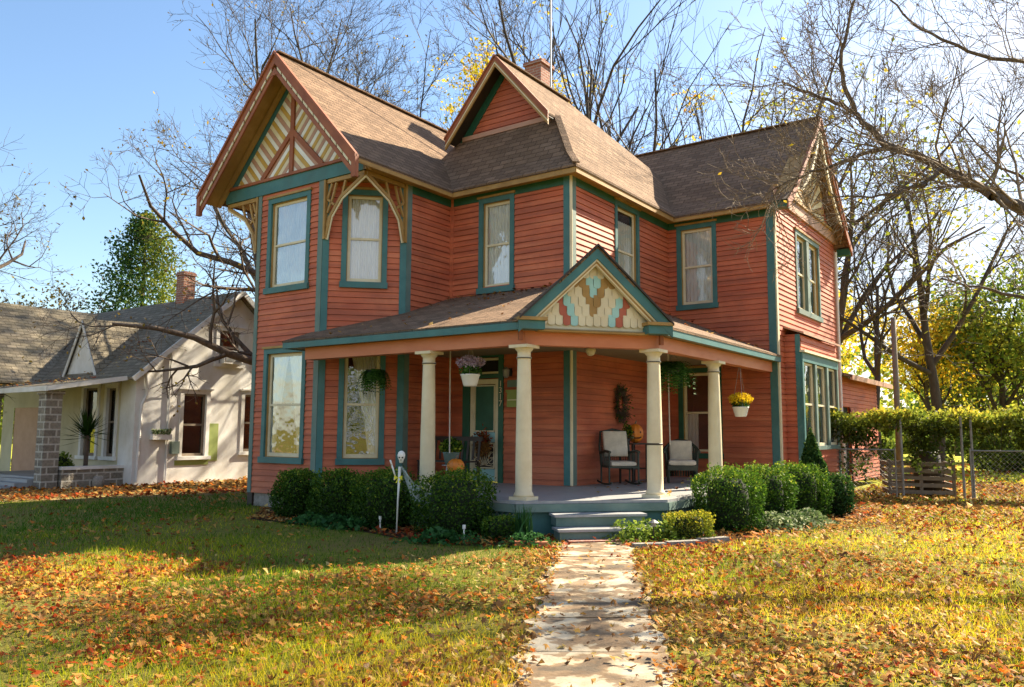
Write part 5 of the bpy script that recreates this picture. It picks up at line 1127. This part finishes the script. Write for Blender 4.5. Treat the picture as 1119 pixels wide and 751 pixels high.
roofmesh('dormer_roof', [[(-2.95, -.1, 4.78), (-1.95, -.1, 3.1), (-1.95, .2, 3.3), (-2.95, 2.2, 4.9)], [(-3.95, -.1, 3.1), (-2.95, -.1, 4.78), (-2.95, 2.2, 4.9), (-3.95, .2, 3.3)]], 'nroof', .06, dm)
mb = MB(); nD = Fr((0, 0), (1, 0), (0, -1))
for sg in (-1, 1): mb.prism([nD(-2.95, 4.74, .10), nD(-2.95+sg*1.0, 3.06, .10), nD(-2.95+sg*.90, 3.06, .10), nD(-2.95, 4.60, .10)], nD(0, 0, .03)-nD(0, 0, 0))
mb.build('dormer_bargeboard', 'stucco', dm)
mb = MB(); mb.bar((-2.9, .07, 3.6), (-2.9, .07, 4.05), .02); mb.bar((-2.98, .07, 4.05), (-2.78, .07, 4.07), .03); mb.bar((-2.95, .07, 3.6), (-2.8, .07, 3.6), .03); mb.build('dormer_bracket', 'metal', dm)
mb = MB(); mb.box(-3.0, -2.58, 2.88, 3.3, 5.5, 6.7); mb.box(-3.03, -2.55, 2.85, 3.33, 6.58, 6.65); mb.build('chimney', 'brick', NB)
for x in (-.68, -4.2):
    mb = MB(); mb.box(x-.20, x+.20, -2.10, -1.70, -.1, 2.42); mb.box(x-.24, x+.24, -2.14, -1.66, 2.42, 2.52); mb.build('stone_pillar', 'stone', NB)
mb = MB(); mb.box(-.62, -.40, -1.64, .0, -.1, .48); mb.build('porch_knee_wall', 'stone', NB); mb = MB(); mb.box(-.66, -.36, -1.66, -.0, .48, .56); mb.build('knee_wall_cap', 'stucco', NB)
mb = MB(); mb.box(-5.0, -.62, -1.9, 0, .0, .28); mb.build('porch_floor', 'deck', NB)
mb = MB(); mb.fbox(nV, -7.2, -5.4, .1, 2.2, -.05, -.02); mb.build('garage_door', 'pinkbrown', NB)
for k in range(3):
    mb = MB(); mb.box(-2.6, -1.0, -2.2-.3*k, -1.9-.3*k, 0, .24-.08*k); mb.build('step', 'deck', NB)
t = thing('spiky_plant', 'tall dark spiky yucca on the neighbouring porch', 'plant', (0, 0, 0)); 
def nw(u, v): return (-10.3+u*cy_-v*sy_, 22.0+u*sy_+v*cy_, .28)
t.location = nw(-.98, -.75); V = []; F = []; T = []
for i in range(90):
    a = r.random()*6.283; e = r.uniform(-.3, 1.4); L = .6+.25*r.random(); d = np.array([math.cos(a)*math.cos(e), math.sin(a)*math.cos(e), math.sin(e)]); s_ = np.array([-math.sin(a), math.cos(a), 0])*.025; c = np.array([0, 0, .95+.25*r.random()]); k = len(V)
    V += [c-s_, c+s_, c+d*L*.6+s_*.7, c+d*L*.6-s_*.7+np.array([0, 0, -.01]), c+d*L, c+d*L]; F += [(k, k+1, k+2, k+3), (k+3, k+2, k+4, k+5)]; T += [.2*r.random()]*2
npmesh('leaves', V, F, 'boxwood', t, T); mb = MB(); mb.tube([(0, 0, 0), (0, 0, 1.1)], .06, 7); mb.build('stem', 'bark', t)
x, y, z = nw(-1.5, -1.2); bush('porch_shrub', 'bright green bushy plant on the neighbouring porch next to the stone pillar', 'plant', x, y, .8, .9, 'lime', 1200, .08, 2, seed=40)
x, y, z = nw(-.1, -1.9); mb = MB(); mb.lathe((0, 0, 0), [(.14, 0), (.15, .2), (.1, .3), (.001, .31)], 10); o = mb.build('garden_stone', 'found', None, True, (x+.6, y+.9, 0)); tag(o, 'small grey stone at the foot of the neighbouring porch wall', 'stone')
x, y, z = nw(.3, 5.0); bush('shrub', 'scrubby low weeds against the white gable wall beside the red house corner', 'bush', x, y, 1.0, .5, 'ygleaf', 900, .07, 2, seed=41)
# ================================================================== GROUND
def groundm():
    m, nt, out = nodes('lawn_soil_and_thatch'); tc = N(nt, 'ShaderNodeTexCoord').outputs['Object']
    a = noise(nt, tc, .35, 5, .6); b = noise(nt, tc, 7, 5, .7); c = noise(nt, tc, 45, 4, .7)
    col = ramp(nt, b, [(.3, (.08, .11, .012)), (.55, (.20, .22, .02)), (.75, (.36, .32, .04))])
    col2 = ramp(nt, c, [(.3, (.06, .035, .015)), (.5, (.20, .13, .05)), (.7, (.34, .25, .07))])
    col = mixc(nt, ramp(nt, a, [(.42, (.25, .25, .25)), (.6, (.8, .8, .8))]), col, col2)
    far = ramp(nt, b, [(.3, (.24, .30, .02)), (.7, (.55, .50, .05))]); sp = N(nt, 'ShaderNodeSeparateXYZ'); nt.links.new(tc, sp.inputs[0])
    mr = N(nt, 'ShaderNodeMapRange'); mr.inputs[1].default_value = 20; mr.inputs[2].default_value = 27; nt.links.new(sp.outputs[1], mr.inputs[0])
    col = mixc(nt, mr.outputs[0], col, far)
    p = N(nt, 'ShaderNodeBsdfPrincipled'); nt.links.new(col, p.inputs['Base Color']); p.inputs['Roughness'].default_value = .95; p.inputs['Specular IOR Level'].default_value = .1
    nt.links.new(bump(nt, c, .9, .03), p.inputs['Normal']); nt.links.new(p.outputs[0], out.inputs[0]); return m
M['ground'] = groundm()
def sheet(name, pts, z, mat, kind='structure'):
    mb = MB(); mb.poly([(x, y, z) for x, y in pts]); o = mb.build(name, mat); o['kind'] = kind; return o
sheet('lawn', [(-400, -60), (400, -60), (400, 500), (-400, 500)], 0, 'ground')
def mulchm(name, c1, c2, c3, sc=30):
    m, nt, out = nodes(name); tc = N(nt, 'ShaderNodeTexCoord').outputs['Object']; c = noise(nt, tc, sc, 5, .75); d = noise(nt, tc, 1.6, 4, .6, (.35, 1.2, 1))
    col = mixc(nt, ramp(nt, d, [(.42, (0, 0, 0)), (.6, (1, 1, 1))]), ramp(nt, c, [(.35, c1), (.65, c2)]), c3)
    p = N(nt, 'ShaderNodeBsdfPrincipled'); nt.links.new(col, p.inputs['Base Color']); p.inputs['Roughness'].default_value = .95; p.inputs['Specular IOR Level'].default_value = .1
    nt.links.new(bump(nt, c, 1, .03), p.inputs['Normal']); nt.links.new(p.outputs[0], out.inputs[0]); return m
M['mulch'] = mulchm('dark_bed_mulch', (.03, .018, .01), (.11, .06, .03), (.07, .04, .02))
M['dirt'] = mulchm('leafy_dirt_drive', (.16, .10, .05), (.40, .28, .13), (.30, .24, .08), 22)
bedL = [(-4.6, 14.2), (-2.2, 12.45), (-1.2, 11.25), (-.2, 10.95), (.62, 10.95), (.62, 11.9), (-1.2, 13.3), (-3.2, 15.2), (-4.9, 16.4)]
bedR = [(1.62, 10.8), (2.5, 10.95), (3.3, 11.6), (4.6, 12.9), (5.6, 13.9), (7.2, 15.4), (7.4, 17.2), (6.2, 17.2), (4.6, 15.3), (2.9, 13.0), (1.75, 11.9)]
sheet('planting_bed', bedL, .004, 'mulch'); sheet('planting_bed', bedR, .004, 'mulch')
dirt = [(-40, 10.0), (-18, 14.0), (-10.8, 17.0), (-6.4, 19.75), (-4.2, 21.5), (2, 30), (-4, 34), (-14, 26), (-20, 22), (-40, 16)]
sheet('dirt_drive', dirt, .004, 'dirt')
def pathm():
    m, nt, out = nodes('stained_old_concrete'); tc = N(nt, 'ShaderNodeTexCoord').outputs['Object']
    a = noise(nt, tc, 2.3, 6, .6); b = noise(nt, tc, 26, 5, .7); c = noise(nt, tc, 3.2, 3, .5)
    col = ramp(nt, a, [(.38, (.06, .035, .014)), (.455, (.15, .08, .03)), (.485, (.22, .14, .06)), (.50, (.38, .30, .19)), (.62, (.50, .43, .31))])
    col = mixc(nt, ramp(nt, c, [(.54, (0, 0, 0)), (.56, (.85, .85, .85))]), col, (.17, .095, .038))
    col = mixc(nt, .15, col, ramp(nt, b, [(.3, (.2, .16, .1)), (.7, (.5, .42, .3))]))
    gz = noise(nt, tc, 9, 5, .8); col = mixc(nt, ramp(nt, gz, [(.60, (0, 0, 0)), (.66, (.8, .8, .8))]), col, (.11, .08, .04))
    p = N(nt, 'ShaderNodeBsdfPrincipled'); nt.links.new(col, p.inputs['Base Color']); p.inputs['Roughness'].default_value = .9
    nt.links.new(bump(nt, b, .5, .01), p.inputs['Normal']); nt.links.new(p.outputs[0], out.inputs[0]); return m
M['path'] = pathm()
mb = MB(); r = np.random.default_rng(2); y = -4.0; first = True
def pc(y): return .50+(y-5.0)*.1077
while y < 11.35:
    L = min(.95+.35*r.random(), 11.5-y); w = .50+.02*r.normal(); dz = .012*r.random(); e = .012
    edge = lambda s, yy: pc(yy)+s*(w+.02*math.sin(yy*7+s))
    ys = np.linspace(y+e, y+L-e, 9); lft = [(edge(-1, t_)+.035*r.normal(), t_, .02+dz) for t_ in ys]; rgt = [(edge(1, t_)+.035*r.normal(), t_, .02+dz) for t_ in ys]
    if y > 10.0: rgt = [(a+.0, b, c) for a, b, c in rgt]
    mb.prism(rgt[::-1][::-1]+lft[::-1], (0, 0, -.06)); y += L
o = mb.build('path', 'path'); o['kind'] = 'structure'
sheet('path_joint_soil', [(pc(-4)-.48, -4), (pc(-4)+.48, -4), (pc(11.5)+.48, 11.5), (pc(11.5)-.48, 11.5)], .005, 'mulch')
# ------------------------------------------------------------------ masks
def inpoly(P, poly):
    x, y = P[:, 0], P[:, 1]; res = np.zeros(len(P), bool); n = len(poly)
    for i in range(n):
        (x0, y0), (x1, y1) = poly[i], poly[(i+1) % n]; c = ((y0 > y) != (y1 > y)) & (x < (x1-x0)*(y-y0)/(y1-y0+1e-12)+x0); res ^= c
    return res
foot = [HW(u, v)[:2] for u, v in ((-4.3, 1.2), (-3.2, 0), (-.6, -.5), (4.1, -.7), (5.7, 1.0), (5.9, 7.5), (5.9, 17.5), (-4.3, 17))]
nfoot = [nw(u, v)[:2] for u, v in ((0, 0), (0, 6.2), (-12, 6.2), (-12, -2), (-.4, -2))]
def vn(P, s, sd=0):   # cheap smooth noise 0..1
    q = np.zeros(len(P)); rr = np.random.default_rng(sd)
    for k in range(7): a = rr.random()*6.28; f = s*(.6+1.3*rr.random()); q += np.sin(P[:, 0]*math.cos(a)*f+P[:, 1]*math.sin(a)*f+rr.random()*6.28)
    return np.clip(.5+q/5.5, 0, 1)
def scatter(y0, y1, dens, r):
    xm = .70*y1+1.2; n = int((y1-y0)*2*xm*dens); P = np.stack([r.uniform(-xm, xm, n), r.uniform(y0, y1, n)], 1); return P[np.abs(P[:, 0]) < .70*P[:, 1]+1.2]
def onpath(P, m=.0): return (np.abs(P[:, 0]-pc(P[:, 1])) < .50+m) & (P[:, 1] < 11.6)
# ------------------------------------------------------------------ grass
r = np.random.default_rng(101); G = []
for (y0, y1, dn, hh, ww) in ((3.6, 6, 1500, .065, .006), (6, 8.5, 1150, .065, .007), (8.5, 12, 620, .065, .009), (12, 17, 300, .065, .013), (17, 24, 110, .07, .022), (24, 40, 26, .09, .05)):
    P = scatter(y0, y1, dn, r); jit = r.normal(size=len(P))*.05
    ok = ~onpath(P, -.05+0*jit) & ~inpoly(P, foot) & ~inpoly(P, nfoot) & ~inpoly(P, bedL) & ~inpoly(P, bedR); ok &= ~(inpoly(P, dirt) & (r.random(len(P)) < .93))
    k = vn(P, 1.4, 3); ok &= r.random(len(P)) < (.35+.85*k); P = P[ok]; k = k[ok]; n = len(P)
    h = hh*(.5+.8*r.random(n))*(.7+.6*k); a = r.random(n)*6.283; b = r.normal(size=(n, 2))*.45*h[:, None]
    base = np.stack([P[:, 0], P[:, 1], np.zeros(n)], 1); sd_ = np.stack([np.cos(a), np.sin(a), 0*a], 1)*ww*.5; tip = base+np.stack([b[:, 0], b[:, 1], h], 1)
    t_ = np.clip(.47+.55*(vn(P, .7, 9)-.5)+.25*(vn(P, 2.6, 5)-.5)+.17*r.normal(size=n)-.42*((P[:, 0] < .2) & (P[:, 1] > 9.2-.0*n)), 0, 1)  # tint lowered over the left lawn: house shade put into the grass colour
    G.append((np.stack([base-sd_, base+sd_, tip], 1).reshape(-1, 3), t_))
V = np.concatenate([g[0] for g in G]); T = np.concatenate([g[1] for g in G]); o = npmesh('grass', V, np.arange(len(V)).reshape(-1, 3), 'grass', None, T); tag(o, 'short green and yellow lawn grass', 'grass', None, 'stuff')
# ------------------------------------------------------------------ fallen leaves
star = [(0, -.55), (.12, -.22), (.48, -.30), (.36, -.02), (.55, .18), (.24, .20), (.0, .55), (-.24, .20), (-.55, .18), (-.36, -.02), (-.48, -.30), (-.12, -.22)]
def leaves(P, size, tint, r, shape='star', z0=.02, zr=.05, tilt=.32):
    n = len(P); s = size*(.55+.8*r.random(n)); a = r.random(n)*6.283; nx, ny = r.normal(size=n)*tilt, r.normal(size=n)*tilt; curl = r.normal(size=n)*.8
    pts = np.array([(0, 0)]+star if shape == 'star' else [(0, -.55), (.34, 0), (0, .55), (-.34, 0)]); m = len(pts)
    lx = pts[None, :, 0]*s[:, None]*(.75+.35*r.random(n))[:, None]; ly = pts[None, :, 1]*s[:, None]
    zz = curl[:, None]*(lx**2+ly**2)/s[:, None]*1.3+nx[:, None]*lx+ny[:, None]*ly
    X = P[:, 0:1]+lx*np.cos(a)[:, None]-ly*np.sin(a)[:, None]; Y = P[:, 1:2]+lx*np.sin(a)[:, None]+ly*np.cos(a)[:, None]
    Z = zz-zz.min(1, keepdims=True)+(z0+zr*r.random(n)**2)[:, None]; V = np.stack([X, Y, Z], 2).reshape(-1, 3); b = (np.arange(n)*m)[:, None, None]
    if shape == 'star': j = np.arange(12); F = np.stack([0*j, j+1, (j+1) % 12+1], 1)[None]+b; return V, F.reshape(-1, 3), np.repeat(tint, 12)
    F = np.array([[0, 1, 2], [0, 2, 3]])[None]+b; return V, F.reshape(-1, 3), np.repeat(tint, 2)
def ldens(P):
    k = vn(P, .8, 21)*.6+vn(P, 2.3, 22)*.4; right = np.clip((P[:, 0]-pc(P[:, 1]))*.5+.5, 0, 1); d = .16+1.9*np.clip(k-.36, 0, 1)**1.0+.24*right
    left = P[:, 0] < 0; d = np.where(left & (P[:, 1] > 10), d*.12, d); d = np.where((P[:, 0] > 1) & (P[:, 1] > 8.5) & (P[:, 1] < 13), d*.6, d); near = np.clip((8.5-P[:, 1])/3, 0, 1); return d*(1+.7*near)
off = 0; Vs, Fs, Ts = [], [], []
for (y0, y1, dn, sh, sz) in ((3.6, 7.5, 330, 'star', .050), (3.6, 7.5, 330, 'd', .050), (7.5, 11, 230, 'star', .056), (7.5, 11, 260, 'd', .055), (11, 16, 330, 'd', .07), (16, 26, 130, 'd', .10), (26, 45, 9, 'd', .2)):
    P = scatter(y0, y1, dn, r); w = ldens(P); dr_m = inpoly(P, dirt); w = np.where(dr_m, .9, w); bm = inpoly(P, bedR) | inpoly(P, bedL); w = np.where(bm, .8, w)
    w = np.where((P[:, 0] > 5) & (P[:, 1] > 14) & (P[:, 1] < 22), np.maximum(w, .75), w)
    pm = onpath(P, -.05); edge_ = np.clip((np.abs(P[:, 0]-pc(P[:, 1]))-.33)/.2, 0, 1); w = np.where(pm, .06+.45*edge_, w); rim = (~pm) & onpath(P, .22); w = np.where(rim, w+.3, w)
    ok = (r.random(len(P)) < w) & ~inpoly(P, foot) & ~inpoly(P, nfoot); P = P[ok]; pm = pm[ok]
    t_ = np.clip(r.random(len(P))*.8+.18*(vn(P, 1.1, 31)-.3)+.08, 0, 1); redz = vn(P, .9, 77) > .72; t_ = np.where(redz & (r.random(len(P)) < .35), .13+.04*r.random(len(P)), t_)
    V, F, T = leaves(P, sz, t_, r, sh, .004, .045); V[:, 2] += np.repeat(np.where(pm, .025, 0), 13 if sh == 'star' else 4)
    Vs.append(V); Fs.append(F+off); Ts.append(T); off += len(V)
def lodged(u0, u1, v0, v1, n, zf, base, root):
    global off
    uv = np.stack([r.uniform(u0, u1, n), r.uniform(v0, v1, n)], 1); X = np.stack([root[0]+uv[:, 0]*cy_-uv[:, 1]*sy_, root[1]+uv[:, 0]*sy_+uv[:, 1]*cy_], 1); V, F, T = leaves(X, .07, r.random(n), r, 'star', .004, .015, .25); m = len(V)//n
    zz = np.array([zf(a, b) for a, b in uv]); V[:, 2] += np.repeat(zz, m); Vs.append(V); Fs.append(F+off); Ts.append(T); off += len(V)
hr = (-2.817, 14.925)
lodged(-.2, 3.9, -.7, 2.5, 70, lambda u, v: pzL(v)+.01, 0, hr); lodged(0.1, 3.0, 2.1, 2.5, 60, lambda u, v: pzL(v)+.01, 0, hr); lodged(3.1, 5.6, 3, 7, 60, lambda u, v: pzR(u)+.01, 0, hr)
lodged(3.6, 5.6, 1.2, 6.8, 40, lambda u, v: ZP+.003, 0, hr); lodged(-4.4, -1.2, -.2, 1.2, 130, lambda u, v: 2.95+.845*(v+.28)+.02, 0, (-10.3, 22.0)); lodged(-5.0, -.3, -2.1, -.3, 130, lambda u, v: 2.62+.19*(v+2.2)+.02, 0, (-10.3, 22.0))
lodged(-3.6, -.2, 0.2, 2.9, 60, lambda u, v: 2.95+.845*(v+.28)+.02, 0, (-10.3, 22.0))
o = npmesh('fallen_leaves', np.concatenate(Vs), np.concatenate(Fs), 'fallen', None, np.concatenate(Ts)); tag(o, 'scattered brown, tan and red fallen maple leaves on the lawn', 'leaves', None, 'stuff')
# leaves caught on roofs are left to the shingle colour; far woods
r = np.random.default_rng(77); P = []
for (x0, x1, yy, h, n) in ((-90, 110, 85, 11, 15000), (-70, 130, 105, 15, 13000), (12, 60, 66, 6, 9000)):
    x = r.uniform(x0, x1, n); hh = h*(.6+.25*np.sin(x*.21+yy)+.15*np.sin(x*.57)); P.append(np.stack([x, yy+r.normal(size=n)*2.5, hh*r.random(n)**.8], 1))
P = np.concatenate(P); V, F = leafcloud(P, 1.0, r); x = r.uniform(-75, 60, 16000); P2 = np.stack([x, -55+r.normal(size=16000)*2, (8+2.5*np.sin(x*.23)+1.5*np.sin(x*.7))*r.random(16000)**.7], 1); V2_, F2 = leafcloud(P2, .8, r); F = np.concatenate([F, F2+len(V)]); V = np.concatenate([V, V2_]); P = np.concatenate([P, P2]); o = npmesh('distant_woods', V, F, 'gleaf', None, tint_clump(P, r, .12, .12)); tag(o, 'distant belt of green and golden woods along the horizon', 'woods', None, 'stuff')  # second belt, unseen behind the camera, added for the window reflections
# ================================================================== SKY, SUN, CAMERA
SAZ, SEL = 37.0, 36.0     # degrees from +x toward +y, elevation
w = bpy.data.worlds.new('World'); bpy.context.scene.world = w; w.use_nodes = True; nt = w.node_tree; nt.nodes.clear()
out = nt.nodes.new('ShaderNodeOutputWorld'); bg = nt.nodes.new('ShaderNodeBackground'); sky = nt.nodes.new('ShaderNodeTexSky'); sky.sky_type = 'NISHITA'; sky.sun_disc = False
sky.sun_elevation = R(SEL); sky.sun_rotation = R(90-SAZ); sky.air_density = 1.2; sky.dust_density = .8; sky.ozone_density = 2.5; sky.altitude = 200
tc = nt.nodes.new('ShaderNodeTexCoord').outputs['Generated']
c = noise(nt, tc, 1.7, 7, .58, (1, 1, 2.6)); sp = N(nt, 'ShaderNodeSeparateXYZ'); nt.links.new(tc, sp.inputs[0])
mr = N(nt, 'ShaderNodeMapRange'); mr.inputs[1].default_value = -.35; mr.inputs[2].default_value = .75; mr.inputs[3].default_value = -.22; mr.inputs[4].default_value = .20; ng = N(nt, 'ShaderNodeMath', operation='MULTIPLY'); ng.inputs[1].default_value = -.9; nt.links.new(sp.outputs[1], ng.inputs[0]); mxx = N(nt, 'ShaderNodeMath', operation='MAXIMUM'); nt.links.new(sp.outputs[0], mxx.inputs[0]); nt.links.new(ng.outputs[0], mxx.inputs[1]); nt.links.new(mxx.outputs[0], mr.inputs[0])  # white cloud also added behind the camera to brighten shade and reflections
mz = N(nt, 'ShaderNodeMapRange'); mz.inputs[1].default_value = .0; mz.inputs[2].default_value = .6; mz.inputs[3].default_value = .06; mz.inputs[4].default_value = -.10; nt.links.new(sp.outputs[2], mz.inputs[0])
ad = N(nt, 'ShaderNodeMath', operation='ADD'); nt.links.new(c, ad.inputs[0]); nt.links.new(mr.outputs[0], ad.inputs[1]); ad2 = N(nt, 'ShaderNodeMath', operation='ADD'); nt.links.new(ad.outputs[0], ad2.inputs[0]); nt.links.new(mz.outputs[0], ad2.inputs[1])
fac = ramp(nt, ad2.outputs[0], [(.46, (0, 0, 0)), (.78, (.9, .9, .9))])
hs = N(nt, 'ShaderNodeHueSaturation'); hs.inputs['Saturation'].default_value = 1.05; hs.inputs['Value'].default_value = 1.1; nt.links.new(sky.outputs[0], hs.inputs['Color'])
col = mixc(nt, fac, hs.outputs[0], (4.9, 5.2, 5.9)); nt.links.new(col, bg.inputs[0]); bg.inputs[1].default_value = .06; nt.links.new(bg.outputs[0], out.inputs[0])
su = bpy.data.lights.new('sun', 'SUN'); su.energy = 5.0; su.angle = R(.6); su.color = (1.0, .87, .66); so = bpy.data.objects.new('sun', su); C.objects.link(so)
d = Vector((math.cos(R(SAZ))*math.cos(R(SEL)), math.sin(R(SAZ))*math.cos(R(SEL)), math.sin(R(SEL)))); so.rotation_euler = d.to_track_quat('Z', 'Y').to_euler()
cam = bpy.data.cameras.new('camera'); co = bpy.data.objects.new('camera', cam); C.objects.link(co); bpy.context.scene.camera = co
cam.sensor_width = 36; cam.lens = 876.27/1119*36; cam.clip_end = 1500; cam.clip_start = .05
th, ro = R(6.22), R(.332); fw = Vector((0, math.cos(th), math.sin(th))); rt = Vector((1, 0, 0)); up = rt.cross(fw)
Rv = rt*math.cos(ro)+up*math.sin(ro); Uv = up*math.cos(ro)-rt*math.sin(ro)
co.matrix_world = Matrix(((Rv.x, Uv.x, -fw.x, 0), (Rv.y, Uv.y, -fw.y, 0), (Rv.z, Uv.z, -fw.z, 1.55), (0, 0, 0, 1)))
sc = bpy.context.scene; sc.render.engine = 'CYCLES'; sc.view_settings.view_transform = 'Standard'; sc.view_settings.look = 'None'; sc.view_settings.gamma = 1; sc.view_settings.exposure = 1.88
sc.cycles.max_bounces = 6; sc.cycles.diffuse_bounces = 3; sc.cycles.transparent_max_bounces = 10; sc.cycles.sample_clamp_indirect = 6
